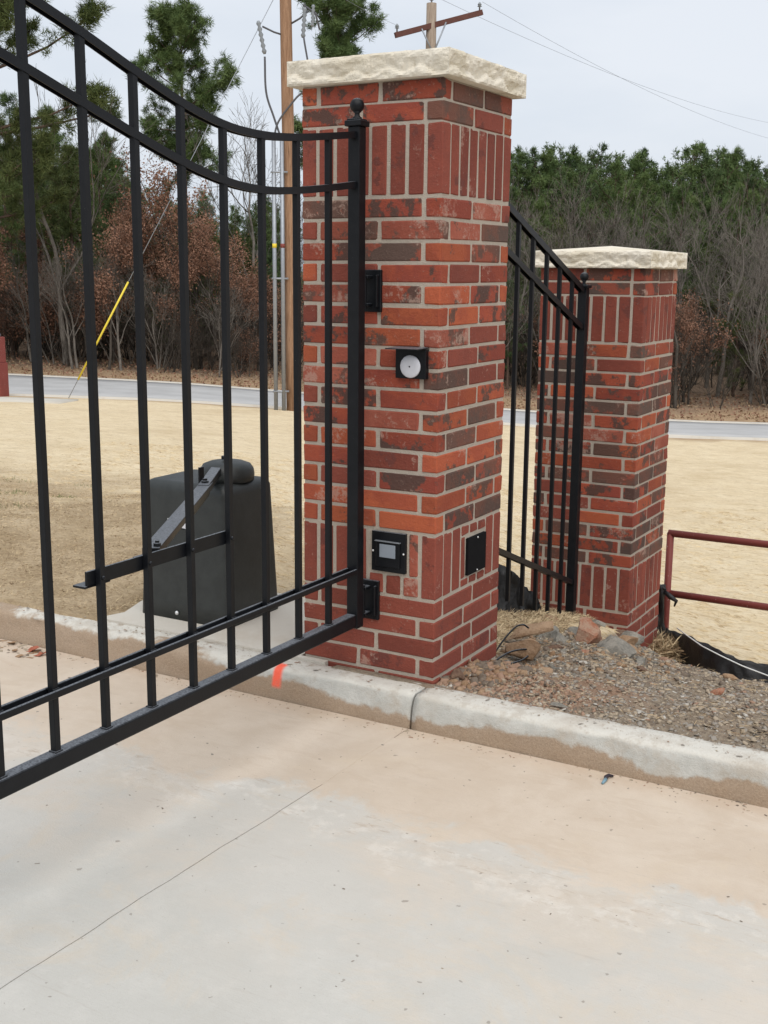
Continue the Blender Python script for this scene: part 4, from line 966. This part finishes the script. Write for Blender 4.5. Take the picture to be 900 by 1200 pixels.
flat_scatter('leaf_litter', 90, (-2.6, -1.8, -.30, -.17), ZD+.001, (.008, .03), [LEAFB, CHIP[2], CHIP[1]], 'twigs and leaf bits caught in the left gutter', 8, .3)
# small broken metal and plastic scrap on the driveway
sc_ = empty('scrap', (.771, -.233, ZD), 'tiny dark broken clip with a blue end lying on the driveway', 'scrap')
BLUE = simple('scrap_blue', (.16, .27, .33, 1), .4); PURP = simple('scrap_dark', (.025, .02, .03, 1), .4)
MB().tube([(.012, .035, .006), (.0, .025, .010), (-.004, .008, .009), (.0, -.004, .007)], [.004, .006, .007, .006], 8).build('clip', PURP, sc_, smooth=True)
MB().tube([(-.001, -.002, .006), (.0, -.02, .006), (.0, -.036, .005)], [.007, .0055, .004], 8).build('tip', BLUE, sc_, smooth=True)

# ------------------------------------------------------------------ strands: dormant grass, straw
def strands(name, n, sampler, lng, wid, mats, label, seed, lie, weights=None, zoff=0.0, dirn=None, pile=0.0):
    r = np.random.RandomState(seed); x, y = sampler(r, n); n = len(x); z = height(x, y)
    gr_, cl2, _, _, _ = masks(x, y)
    z = z + (gr_*(fbm(x*14, y*14, 3)*.028 + fbm(x*3, y*3, 3)*.05) + (1-gr_)*(fbm(x*2.2, y*2.2, 4)*.035)*sstep(y, .1, .8))*sstep(y, 0, .12) + zoff + r.rand(n)*pile
    az = r.rand(n)*6.283 if dirn is None else r.normal(dirn, .5, n); el = np.abs(r.normal(lie[0], lie[1], n))
    l_ = r.uniform(lng[0], lng[1], n); w_ = r.uniform(wid[0], wid[1], n)
    d = np.stack([np.cos(az)*np.cos(el), np.sin(az)*np.cos(el), np.sin(el)], -1); sd_ = np.stack([-np.sin(az), np.cos(az), np.zeros(n)], -1)
    p = np.stack([x, y, z-.003], -1); droop = np.array([0, 0, -1.])[None]*(l_*.35*r.rand(n))[:, None]
    V = np.stack([p-sd_*w_[:, None]/2, p+sd_*w_[:, None]/2, p+d*l_[:, None]*.55+sd_*w_[:, None]*.4, p+d*l_[:, None]+droop*.6], 1).reshape(-1, 3)
    V2 = V.copy(); f = np.array([(0, 1, 2), (0, 2, 3)]); F = (f[None]+(np.arange(n)*4)[:, None, None]).reshape(-1, 3)
    o = bpy.data.objects.new(name, np_mesh(name, V, F, mats, np.repeat(r.choice(len(mats), n, p=weights), 2))); link(o); return tag(o, label, None, None, 'stuff')
def on_pad(x, y): return (x > -1.70) & (x < -.57) & (y < .76)
def s_grass(r, n):
    a = r.uniform(-7, 1.5, n*4); d = 4.2+7.5*r.rand(n*4)**1.4; x, y = XY(a, d); ga_ = masks(x, y)[2]
    k = (ga_ > r.rand(n*4)) & (y > .0) & ~on_pad(x, y) & ~in_p(x, y); return x[k][:n], y[k][:n]
strands('dormant_grass', 120000, s_grass, (.010, .036), (.0013, .0030), STRAWM, 'short tan dormant grass beside the motor pad', 2, (.3, .28), [.30, .40, .30], dirn=None)
def s_tuft(r, n):
    a = r.uniform(-5.2, -2.2, n*8); d = 6+4*r.rand(n*8); x, y = XY(a, d); k = (fbm(x*2.1+4, y*2.1, 3) > .30) ; return x[k][:n], y[k][:n]
strands('green_grass', 1500, s_tuft, (.02, .05), (.002, .004), [GREENB], 'few green grass blades among the dormant grass', 12, (.7, .4))
def s_straw(r, n):
    a = r.uniform(-3.5, 5.5, n*3); d = 5.8+8.5*r.rand(n*3); x, y = XY(a, d); gr_, _, ga_, _, _ = masks(x, y)
    k = (gr_ < .3) & (ga_ < .7) & (y > .8) & ~in_p(x, y); return x[k][:n], y[k][:n]
strands('straw', 45000, s_straw, (.03, .11), (.002, .0045), [STRAWM[0], STRAWM[0], STRAWM[1]], 'loose straws lying over the slope', 21, (.08, .07), dirn=-.35)
def s_pile(r, n):
    x = r.uniform(-.56, .06, n*3); y = r.uniform(.72, 2.22, n*3); k = (x < -.13-.05*np.sin(y*7)) & ~in_p(x, y); return x[k][:n], y[k][:n]
strands('straw', 20000, s_pile, (.015, .045), (.0016, .0035), [STRAWM[0], STRAWM[1], STRAWM[2]], 'thatch of cut straw under the sloping fence', 22, (.3, .3), [.30, .42, .28], pile=.03)
strands('straw', 2200, s_str, (.012, .045), (.001, .0022), [STRAWM[1], STRAWM[1], STRAWM[2]], 'stray straws and stems among the gravel', 25, (.12, .12), [.2, .4, .4], zoff=.012)
def s_tuft2(r, n): return r.normal(.13, .085, n), r.normal(2.93, .08, n)
strands('straw', 2600, s_tuft2, (.05, .13), (.003, .005), [STRAWM[0], STRAWM[1], STRAWM[2]], 'tuft of tangled straw behind the farther pillar', 23, (.6, .4), [.2, .45, .35], pile=.09, zoff=.02)

# ------------------------------------------------------------------ utility poles, conduits, guy, bollard
def at(a, d, z): x, y = XY(a, d); return Vector((x, y, z))
pb = at(-1.93, 24.4, 0); pole = empty('utility_pole', (pb.x, pb.y, 0), 'tall brown wooden utility pole with grey conduits behind the near pillar', 'utility pole')
def pt(mb, name, mat, smooth=True):
    o = mb.build(name, mat, None, smooth=smooth); o.parent = pole; o.location = (-pb.x, -pb.y, 0); return o
pt(MB().tube([at(-1.90, 24.4, z) + RT2*(-(z)*.012) for z in (-1.8, 0, 2, 4, 6, 8, 10.6)], [.135, .130, .125, .12, .115, .11, .10], 18), 'shaft', WOOD)
for a_, top, col in ((-2.22, 4.02, YELLOW), (-2.06, 4.0, REDPAINT)):
    pt(MB().tube([at(a_, 24.25, -1.3), at(a_, 24.25, top)], .042, 10), 'conduit', STEEL)
    pt(MB().tube([at(a_, 24.25, 1.95), at(a_, 24.25, 2.03)], .046, 10), 'marker_band', col)
for z in (-.9, 1.35, 3.4):
    pt(MB().tube([at(-2.28, 24.22, z), at(-1.95, 24.25, z)], .022, 6), 'standoff_bracket', STEEL)
pt(MB().tube([at(-1.98, 24.4, 5.95), at(-2.2, 24.3, 6.0), at(-2.42, 24.3, 6.1)], .018, 6), 'bracket_arm', WIRE)
pt(MB().tube([at(-1.92, 24.4, 6.15), at(-1.7, 24.3, 6.25), at(-1.52, 24.3, 6.4)], .018, 6), 'bracket_arm', WIRE)
def skirts(c0, c1, r, n=6):
    c0 = Vector(c0); c1 = Vector(c1); pts = []; rr = []
    for i in range(n*2+1): pts.append(c0.lerp(c1, i/(n*2))); rr.append(r if i % 2 else r*.5)
    return MB().tube(pts, rr, 10)
pt(skirts(at(-2.50, 24.3, 6.2), at(-2.38, 24.3, 5.6), .05), 'insulator', PORC); pt(skirts(at(-1.60, 24.3, 6.45), at(-1.64, 24.3, 5.9), .05), 'insulator', PORC)
pt(skirts(at(-1.44, 24.3, 6.5), at(-1.46, 24.3, 6.1), .04), 'insulator', PORC); pt(MB().tube([at(-1.64, 24.3, 6.5), at(-1.4, 24.3, 6.35), at(-1.32, 24.3, 6.05)], .02, 6), 'cutout', WIRE)
pt(MB().tube(bez([at(-2.38, 24.3, 5.55), at(-2.36, 24.3, 4.9), at(-2.22, 24.3, 4.45), at(-2.06, 24.25, 4.0)]), .020, 6), 'riser_cable', WIRE)
pt(MB().tube(bez([at(-1.62, 24.2, 5.9), at(-1.52, 24.2, 5.1), at(-1.80, 24.2, 4.75), at(-2.12, 24.25, 4.35), at(-2.22, 24.25, 4.0)]), .020, 6), 'riser_cable', WIRE)
pt(MB().tube([at(-1.88, 24.4, 9.9), at(-1.2, 24.4, 9.95)], .03, 6), 'bracket_arm', WIRE)
g0 = at(-6.50, 24.5, gz(*XY(-6.5, 24.5))+.02); g1 = at(-1.97, 24.4, 7.05)
guy = empty('guy_wire', tuple(g0), 'thin steel guy wire with a yellow guard sleeve beside the road', 'guy wire')
def gy(mb, name, mat): o = mb.build(name, mat, None, smooth=True); o.parent = guy; o.location = -g0; return o
gy(MB().tube([g0.lerp(g1, -.03), g1], .007, 6), 'wire', STEEL); gy(MB().tube([g0.lerp(g1, .045), g0.lerp(g1, .288)], .020, 8), 'guard_sleeve', YELLOW)
pb2 = at(1.07, 31.6, 0); pole2 = empty('utility_pole', (pb2.x, pb2.y, 0), 'grey utility pole with slanting crossarm behind the near pillar cap', 'utility pole')
def p2t(mb, name, mat, smooth=True): o = mb.build(name, mat, None, smooth=smooth); o.parent = pole2; o.location = (-pb2.x, -pb2.y, 0); return o
p2t(MB().tube([at(1.07, 31.6, z) for z in (-2.6, 2, 6, 8.05)], [.16, .15, .135, .125], 16), 'shaft', WOOD2)
c0, c1 = at(.08, 30.0, 7.22), at(2.32, 33.0, 7.92)
c0 = at(.17, 31.2, 7.30); c1 = at(2.36, 32.0, 7.93)
c0.z = 7.22; 
d_ = (c1-c0); q_ = d_.to_track_quat('Y', 'Z').to_matrix().to_4x4(); q_.translation = c0 - Vector((0, 0, 0)) 
p2t(MB().box((-.05, 0, -.065), (.05, d_.length, .065), q_), 'crossarm', ARMWOOD, False)
for f_ in (.02, .97): 
    q = c0.lerp(c1, f_); p2t(MB().lathe((q.x, q.y, q.z+.065), [(.02, 0), (.02, .08), (.06, .09), (.03, .12), (.055, .13), (.03, .17), (.02, .19)], 10), 'insulator', PORC)
p2t(MB().lathe((pb2.x, pb2.y, 8.05), [(.02, 0), (.02, .06), (.06, .08), (.03, .12), (.05, .14), (.02, .18)], 10), 'insulator', PORC)
mid = c0.lerp(c1, .42)
for f_ in (.30, .58): p2t(MB().tube([c0.lerp(c1, f_)-FW2*.06+Vector((0, 0, -.02)), Vector((mid.x, mid.y, 6.75 if f_ > .5 else 6.9))-FW2*.12], .02, 6), 'brace', STEEL)
LINE = simple('line_aluminium', (.30, .31, .33, 1), .5, .4, .3, 8, .1, 0)
def wire(p, q, sag, label, r=.007):
    pts = []; 
    for i in range(25): t = i/24; v_ = Vector(p).lerp(Vector(q), t); v_.z -= sag*4*t*(1-t); pts.append(v_)
    o = MB().tube(pts, r, 4).build('power_line', LINE); return tag(o, label, 'power line', 'overhead power lines')
far = at(28, 76, 9.0)
wire(c1+Vector((0, 0, .25)), far, .9, 'faint overhead wire running right from the crossarm end', .0045)
wire((pb2.x, pb2.y, 8.25), far+Vector((0, 0, 1.2)), .9, 'faint overhead wire running right from the pole top', .0045)
wire((pb2.x, pb2.y, 8.25), at(-1.3, 24.4, 10.3), .15, 'faint overhead wire between the two poles, at the pole top', .004)
wire(c0+Vector((0, 0, .25)), at(-3.6, 24.4, 8.6), .25, 'faint overhead wire running left from the crossarm end', .004)
bo = empty('bollard', tuple(at(-7.86, 24.4, -1.10)), 'dull red square bollard at the left edge by the road', 'bollard')
mb = MB(); mb.box((-.115, -.115, -.3), (.115, .115, .72)); mb.build('base_sleeve', REDPAINT, bo, bevel=.01)
mb = MB(); mb.box((-.095, -.095, .72), (.095, .095, 1.24)); mb.build('post', REDPAINT, bo, bevel=.01)
mb = MB(); mb.lathe((0, 0, 1.24), [(.05, 0), (.05, .05), (.03, .09), (.03, .12), (.0001, .13)], 12); mb.build('knob', STEEL, bo, smooth=True)

# ------------------------------------------------------------------ trees
class TB:
    """numpy friendly triangle / quad soup for trees"""
    def __init__(s): s.wood = MB(); s.leaf = []
    def seg(s, a, b, ra, rb_, n=4): s.wood.tube([a, b], [ra, rb_], n, cap=False)
    def poly(s, pts, rad, n): s.wood.tube(pts, rad, n, cap=False)
def rvec(r): 
    v = Vector((r.gauss(0, 1), r.gauss(0, 1), r.gauss(0, 1))); return v.normalized()
def tufts(C_, D_, r, nb, ln, wd, spread=.9):
    """C_ centres, D_ directions -> needle sprays (triangles)"""
    rs = np.random.RandomState(r.randrange(10**6)); n = len(C_); C_ = np.array(C_)[:, None, :]; D_ = np.array(D_)[:, None, :]
    v = D_ + rs.normal(0, spread, (n, nb, 3)); v /= np.linalg.norm(v, axis=-1, keepdims=True)
    l_ = ln*rs.uniform(.6, 1.25, (n, nb, 1)); sd_ = np.cross(v, rs.normal(0, 1, (n, nb, 3))); sd_ /= np.linalg.norm(sd_, axis=-1, keepdims=True)+1e-9
    o_ = C_ + rs.normal(0, ln*.22, (n, nb, 3)); w_ = wd*rs.uniform(.6, 1.4, (n, nb, 1))
    V = np.stack([o_-sd_*w_*.5, o_+sd_*w_*.5, o_+v*l_], 2).reshape(-1, 3); return V
def leaves(C_, r, nb, sz, spread):
    rs = np.random.RandomState(r.randrange(10**6)); n = len(C_); c = np.array(C_)[:, None, :] + rs.normal(0, spread, (n, nb, 3))
    a = rs.normal(0, 1, (n, nb, 3)); a /= np.linalg.norm(a, axis=-1, keepdims=True); b = np.cross(a, rs.normal(0, 1, (n, nb, 3))); b /= np.linalg.norm(b, axis=-1, keepdims=True)+1e-9
    s_ = sz*rs.uniform(.6, 1.3, (n, nb, 1)); V = np.stack([c-a*s_*.5, c+b*s_*.28, c+a*s_*.55, c-b*s_*.28], 2).reshape(-1, 3); return V
def tri_mesh(name, V, mats, k=3):
    F = np.arange(len(V)).reshape(-1, k); return np_mesh(name, V, F, mats)
def mb_mesh(mb, name, mat):
    me = bpy.data.meshes.new(name); me.from_pydata(mb.v, [], mb.f); me.materials.append(mat); me.update(); me.polygons.foreach_set('use_smooth', [True]*len(me.polygons)); return me
def make_pine(seed, H, crown0, R, dens=1.0, shape='cone', mat=NEEDLE, ln=.30, blades=12):
    r = random.Random(seed); wood = MB(); C_ = []; D_ = []
    lean = Vector((r.uniform(-.02, .02), r.uniform(-.02, .02), 0)); tr = []
    for i in range(9): t = i/8; tr.append(Vector((math.sin(t*3+seed)*.06*H/10, math.cos(t*2.3+seed)*.06*H/10, H*t))+lean*H*t)
    wood.tube(tr, [max(.012, .0145*H*(1-t*.93)) for t in [i/8 for i in range(9)]], 9, cap=False)
    def tp(z): t = z/H*8; i = min(7, int(t)); return tr[i].lerp(tr[i+1], t-i)
    z = H*crown0; 
    while z < H*.985:
        t = (z-H*crown0)/(H*(1-crown0))
        prof = (math.sin(min(1, t*1.8+.30)*math.pi/2)*max(0, 1-t**1.6)**.8+.05)*(.8+.35*math.sin(z*2.9+seed)) if shape == 'cone' else (.55+.45*math.sin(t*math.pi))*(1-t**3)
        for _ in range(r.choice((1, 2, 2, 3))):
            az = r.uniform(0, 6.283); Ln = R*prof*r.uniform(.35, 1.2)+.15; up = r.uniform(-.05, .45)+t*.6
            d = Vector((math.cos(az), math.sin(az), up)).normalized(); p = tp(z); pts = [p]; nseg = 5
            for k in range(nseg): d = (d + Vector((0, 0, .08)) + rvec(r)*.16).normalized(); pts.append(pts[-1]+d*Ln/nseg)
            wood.tube(pts, [max(.006, .011*Ln*(1-k/nseg*.8)+.006) for k in range(nseg+1)], 4, cap=False)
            for _2 in range(max(2, int((2+Ln*2.6)*dens*r.uniform(.7, 1.3)))):
                k = r.choice((2, 3, 4, 5, 5, 5)); q = pts[k-1].lerp(pts[k], r.random()); dd = (d*.5+rvec(r)+Vector((0, 0, .25))).normalized(); lg = r.uniform(.10, .42)*min(1, Ln*.8); e = q+dd*lg
                wood.tube([q, e], [.009, .005], 3, cap=False)
                cr = r.uniform(.07, .20)
                for _3 in range(r.choice((3, 5, 7))): v_ = rvec(r); C_.append(tuple(e+v_*cr*r.random())); D_.append(tuple((v_*.8+Vector((0, 0, .35))).normalized()))
        z += H*(1-crown0)/(30 if shape == 'cone' else 26)*r.uniform(.5, 1.5)
    for _ in range(12): C_.append(tuple(tr[-1]+rvec(r)*.12)); D_.append((0, 0, 1))
    V = tufts(C_, D_, r, blades, ln*.58, .034 if blades < 8 else .019, .8)
    return mb_mesh(wood, 'trunk', BARKP), tri_mesh('crown', V, [mat]), len(V)//3
def make_bare(seed, H, spread=.5, leaf=None, nleaf=0, mat=BARKG, levels=6, stems=1, low=.3, lsz=.10, twig=.006):
    r = random.Random(seed); wood = MB(); tips = []
    def grow(p, d, L_, rad, lv):
        nseg = 4 if lv < 2 else 3 if lv < 4 else 2; pts = [p]; dd = d
        for k in range(nseg):
            dd = (dd + rvec(r)*(.10 if lv == 0 else .20) + Vector((0, 0, .05 if lv < 3 else .02))).normalized(); pts.append(pts[-1]+dd*L_/nseg)
        end = rad*.62
        wood.tube(pts, [rad+(end-rad)*k/nseg for k in range(nseg+1)], 7 if lv == 0 else 5 if lv == 1 else 3, cap=False)
        if lv >= levels-2: tips.extend(tuple(q) for q in pts[1:])
        if lv >= levels: return
        nb = r.choice((2, 3, 3)) if lv > 0 else r.choice((3, 4, 5))
        for i in range(nb):
            f_ = 1.0 if i == 0 else r.uniform(low if lv == 0 else .3, 1.0); k = min(nseg-1, int(f_*nseg)); q = pts[k].lerp(pts[k+1], f_*nseg-k)
            nd = (dd + rvec(r)*(spread*(.5 if i == 0 else 1.25)) + Vector((0, 0, .15))).normalized()
            grow(q, nd, L_*r.uniform(.55, .80), max(twig, end*r.uniform(.5, .8) if i else end), lv+1)
    for s_ in range(stems):
        d0 = Vector((r.uniform(-.12, .12), r.uniform(-.12, .12), 1)) if stems == 1 else Vector((r.uniform(-.5, .5), r.uniform(-.5, .5), 1))
        grow(Vector((r.uniform(-.3, .3)*(stems > 1), r.uniform(-.3, .3)*(stems > 1), -.2)), d0.normalized(), H*.36, .011*H if stems == 1 else .007*H, 0)
    wm = mb_mesh(wood, 'trunk', mat); lm = None
    if nleaf:
        r.shuffle(tips); tips2 = [t_ for t_ in tips if mnoise.noise(Vector(t_)*.9+Vector((seed, 0, 0))) > -.06]
        V = leaves((tips2*3)[:nleaf], r, 6, lsz, .17); lm = tri_mesh('crown', V, [leaf], 4)
    return wm, lm

FARP = [make_pine(51, 9, .3, 2.3, 1.1, blades=5), make_pine(52, 9, .35, 2.2, 1.1, 'round', NEEDLE2, blades=5)]
PINES = [make_pine(1, 9, .15, 2.1, 1.5), make_pine(2, 9, .22, 1.9, 1.4, mat=NEEDLE2), make_pine(3, 8, .12, 2.1, 1.5, mat=NEEDLE3), make_pine(4, 9, .30, 2.1, 1.5, 'round')]
BIGPINE = make_pine(9, 11.6, .52, 2.5, 2.6, 'cone', NEEDLE, .36, 20)
BARES = [make_bare(21, 8.5, .48), make_bare(22, 8, .6), make_bare(23, 7.5, .55, stems=2, levels=5), make_bare(24, 8, .5, mat=BARKD)]
RUSS = [make_bare(31, 6.0, .6, RUSSET, 1500, BARKD, 5, lsz=.085), make_bare(32, 5.5, .65, RUSSET, 1250, BARKD, 5, lsz=.085), make_bare(33, 7.5, .5, RUSSET, 1800, BARKD, 5, low=.15, lsz=.085)]
BRUSH = [make_bare(41, 3.6, .75, None, 0, BARKD, 4, stems=5, twig=.005), make_bare(42, 4.0, .7, None, 0, BARKD, 4, stems=5, twig=.005), make_bare(43, 3.4, .7, RUSSET, 420, BARKD, 4, stems=4, lsz=.085)]

def tree(name, proto, a, d, s, rz, label, cat, group=None, hs=1.0, zoff=0):
    x, y = XY(a, d); z = gz(x, y)-.15+zoff
    e = empty(name, (x, y, z), label, cat, group, rz=rz)
    for nm, me_ in zip(('trunk', 'crown'), proto[:2]):
        if me_ is None: continue
        o = bpy.data.objects.new(nm, me_); link(o, e); o.scale = (s, s, s*hs)
    return e
# trees that stand out
tree('pine_tree', BIGPINE, -6.85, 42, .98, 1.0, 'tall straight pine with a clear trunk, left of the utility pole', 'pine tree')
tree('pine_tree', BIGPINE, -1.95, 50, 1.16, 2.2, 'tall pine whose round top shows above the near pillar cap', 'pine tree')
tree('bare_tree', BARES[0], -9.2, 34.5, 1.05, .4, 'tall leafless tree rising between the gate pickets at left', 'bare tree')
tree('bare_tree', BARES[1], -4.4, 41, 1.10, 2.4, 'tall leafless tree just left of the grey conduits', 'bare tree')
tree('bare_tree', BARES[3], 8.3, 34, .72, 1.1, 'dark trunked leafless tree right of the farther pillar, nearest the road', 'bare tree')
tree('bare_tree', BARES[0], 10.3, 37, .85, 3.3, 'pale forked leafless tree at the right of the wood', 'bare tree')
tree('bare_tree', BARES[1], 5.6, 37, .85, 5.0, 'leafless grey tree above the farther pillar cap', 'bare tree')
tree('bare_tree', BARES[2], 7.2, 41, .95, .7, 'many branched leafless tree behind the farther pillar', 'bare tree')
tree('oak_tree', RUSS[0], 8.9, 35, .58, 2.0, 'low russet leaved tree right of the farther pillar', 'oak tree')
tree('oak_tree', RUSS[2], -5.6, 35.5, .92, .6, 'russet leaved tree left of the grey conduits', 'oak tree')
tree('oak_tree', RUSS[1], -7.9, 34, .78, 3.6, 'russet leaved tree behind the yellow guard sleeve', 'oak tree')
tree('oak_tree', RUSS[0], -11.3, 34, .78, 4.4, 'russet leaved tree at the far left of the wood', 'oak tree')
tree('pine_tree', PINES[2], -9.7, 37.5, .80, 2.9, 'bushy green pine between the second and third pickets', 'pine tree')
tree('pine_tree', PINES[0], -11.6, 37.5, .78, 1.9, 'bushy green pine between the first and second pickets', 'pine tree')
NEARP = make_pine(77, 13.5, .30, 5.2, 2.7, 'round', NEEDLE3, .36, 22)
tree('pine_tree', NEARP, -10.9, 32.3, 1.0, .5, 'large dark limbed pine whose branches fill the upper left corner', 'pine tree')
KIND = {'p': ('pine_tree', 'pine tree', 'green pine'), 'b': ('bare_tree', 'bare tree', 'leafless grey tree'), 'o': ('oak_tree', 'oak tree', 'russet leaved tree')}
PK = [40, 98, 158, 212, 261, 305, 346]
ORD = ['first', 'second', 'third', 'fourth', 'fifth', 'sixth', 'seventh']
def zone(a, d):
    u = 450+1398*a/(d*.98+.3)
    if u < 0: return 'beyond the left end of the view'
    for i in range(7):
        if u < PK[i]: return 'left of the first picket' if i == 0 else 'between the %s and %s pickets' % (ORD[i-1], ORD[i])
    if u < 600: return 'behind the near brick pillar'
    for lim, nm in ((640, 'right beside the near pillar'), (700, 'above the left half of the farther cap'), (752, 'above the middle of the farther cap'), (805, 'above the right end of the farther cap'), (850, 'just right of the farther pillar'), (905, 'at the right edge')):
        if u < lim: return nm
    return 'beyond the right end of the view'
def crowd(k, proto, a, d, sc_, hs=1.0):
    n_, c_, l_ = KIND[k]; zn = zone(a, d); dp = 'at the wood front' if d < 36.2 else 'amid the wood' if d < 43 else 'deep in the wood'; l_ = ('low ' if sc_ < .55 else '')+l_
    tree(n_, proto, a, d, sc_, r.uniform(0, 6), '%s %s, %s' % (l_, dp, zn), c_, '%ss %s, %s' % (l_, dp, zn), hs)
r = random.Random(5)
for i in range(46):     # left group behind the gate
    a = r.uniform(-15, -3.4); d = r.uniform(36.5, 50); t = r.random(); h = np.interp(a/d, [-.34, -.24, -.20, -.14, -.05], [.80, .80, .56, .50, .50])
    sc_h = h*d/42*r.uniform(.85, 1.1)
    if t < .58: crowd('p', PINES[r.randrange(4)], a, d, sc_h)
    elif t < .8: crowd('b', BARES[r.randrange(4)], a, d, sc_h*1.15)
    else: crowd('o', RUSS[r.randrange(3)], a, d, sc_h*1.1)
for i in range(13):     # russet edge at left
    a = r.uniform(-13.5, -3.2); d = r.uniform(34.0, 37)
    crowd('o', RUSS[r.randrange(3)], a, d, r.uniform(.45, .74))
for i in range(14):     # slim grey saplings at the left edge of the wood
    a = r.uniform(-12.5, -2.8); d = r.uniform(33.6, 36); crowd('b', BARES[r.randrange(4)], a, d, r.uniform(.34, .55))
for i in range(12):     # young green pines in the understorey
    a = r.uniform(2.6, 14) if i > 3 else r.uniform(-12, -4); d = r.uniform(36, 39.5); crowd('p', PINES[r.randrange(4)], a, d, r.uniform(.34, .5))
for i in range(20):     # grey trees in front, right group
    a = 2.6+i*.56+r.uniform(-.25, .25); d = r.uniform(34.8, 42)
    crowd('b', BARES[r.randrange(4)], a, d, r.uniform(.60, .82)*d/38)
for i in range(9):      # low russet trees at right
    a = r.uniform(5, 14); d = r.uniform(34.8, 38); crowd('o', RUSS[r.randrange(3)], a, d, r.uniform(.40, .62))
for i in range(40):     # green band of pines behind them
    a = 1.5+i*.50+r.uniform(-.25, .25); d = r.uniform(40, 53)
    crowd('p', PINES[r.choice((0, 1, 2, 3))], a, d, (.90*d/50 if i % 3 else .66)*r.uniform(.88, 1.06))
for i in range(14):
    a = r.uniform(-3, 20); d = r.uniform(42, 54); crowd('b', BARES[r.randrange(4)], a, d, .90*d/50*r.uniform(.9, 1.15))

def np_of(me_):
    n = len(me_.vertices); v = np.empty(n*3, np.float32); me_.vertices.foreach_get('co', v); v = v.reshape(-1, 3)
    me_.calc_loop_triangles(); t = np.empty(len(me_.loop_triangles)*3, np.int32); me_.loop_triangles.foreach_get('vertices', t); return v, t.reshape(-1, 3)
def joined(name, items, label):
    """items: (mesh, a, d, scale, rz, hs, material index)"""
    V = []; F = []; MI = []; b_ = 0; cache = {}
    mats = []
    for me_, a, d, s, rz, hs in items:
        if me_ not in cache: cache[me_] = np_of(me_)
        v, t = cache[me_]; c_, s_ = math.cos(rz), math.sin(rz); x, y = XY(a, d); z = gz(x, y)-.1
        W = np.stack([(v[:, 0]*c_-v[:, 1]*s_)*s+x, (v[:, 0]*s_+v[:, 1]*c_)*s+y, v[:, 2]*s*hs+z], -1); V.append(W); F.append(t+b_); b_ += len(v)
        m_ = me_.materials[0]
        if m_ not in mats: mats.append(m_)
        MI.append(np.full(len(t), mats.index(m_)))
    o = bpy.data.objects.new(name, np_mesh(name, np.concatenate(V), np.concatenate(F), mats, np.concatenate(MI))); link(o); return tag(o, label, None, None, 'stuff')
items = []
for i in range(230):
    d = r.uniform(34.0, 44) if i < 180 else r.uniform(44, 52); a = r.uniform(-.36, .42)*d; p_ = BRUSH[r.choice((0, 0, 0, 1, 2))]; s = r.uniform(.6, 1.05)*(1 if d > 35.5 else .75); rz = r.uniform(0, 6)
    for me_ in p_[:2]:
        if me_ is not None: items.append((me_, a, d, s, rz, 1.0))
joined('undergrowth', items, 'tangle of bare brush and saplings along the edge of the wood')
items = []
for i in range(46):
    d = r.uniform(47, 55); items.append((FARP[i % 2][1], r.uniform(.10, .37)*d, d, .87*d/50*r.uniform(.9, 1.04), r.uniform(0, 6), 1.0)); items.append((FARP[i % 2][0],)+items[-1][1:])
for i in range(16):
    d = r.uniform(44, 55); items.append((FARP[i % 2][1], r.uniform(-.36, -.23)*d, d, .82*d/46*r.uniform(.85, 1.04), r.uniform(0, 6), 1.0)); items.append((FARP[i % 2][0],)+items[-1][1:])
for i in range(120):
    d = r.uniform(55, 70); a = r.uniform(-.40, .45)*d; k = np.interp(a/d, [-.34, -.2, -.13, .02, .08], [.95, .80, .62, .80, 1.0])
    if i % 3: p_ = FARP[r.randrange(2)]; s = k*.96*d/58*r.uniform(.85, 1.0)
    else: p_ = BARES[r.randrange(4)]; s = k*.9*d/58*r.uniform(.8, 1.0)
    rz = r.uniform(0, 6)
    for me_ in p_[:2]:
        if me_ is not None: items.append((me_, a, d, s, rz, 1.0))
joined('far_woods', items, 'mass of distant pines and bare trees deep in the wood')
# leaf litter at the edge of the wood
def s_lit(r_, n): a = r_.uniform(-15, 17, n); d = 31.6+6*r_.rand(n); x, y = XY(a, d); return x, y
def lit():
    rs = np.random.RandomState(8); x, y = s_lit(rs, 14000); z = height(x, y)+.02
    V = leaves(np.stack([x, y, z], -1), random.Random(3), 1, .085, .04); V[:, 2] += .0
    me_ = np_mesh('fallen_leaves', V, np.arange(len(V)).reshape(-1, 4), [RUSSET, STRAWM[2]], rs.randint(0, 2, len(V)//4)); o = bpy.data.objects.new('fallen_leaves', me_); link(o); tag(o, 'fallen brown leaves along the verge below the wood', None, None, 'stuff')
lit()
print('objects', len(bpy.data.objects))
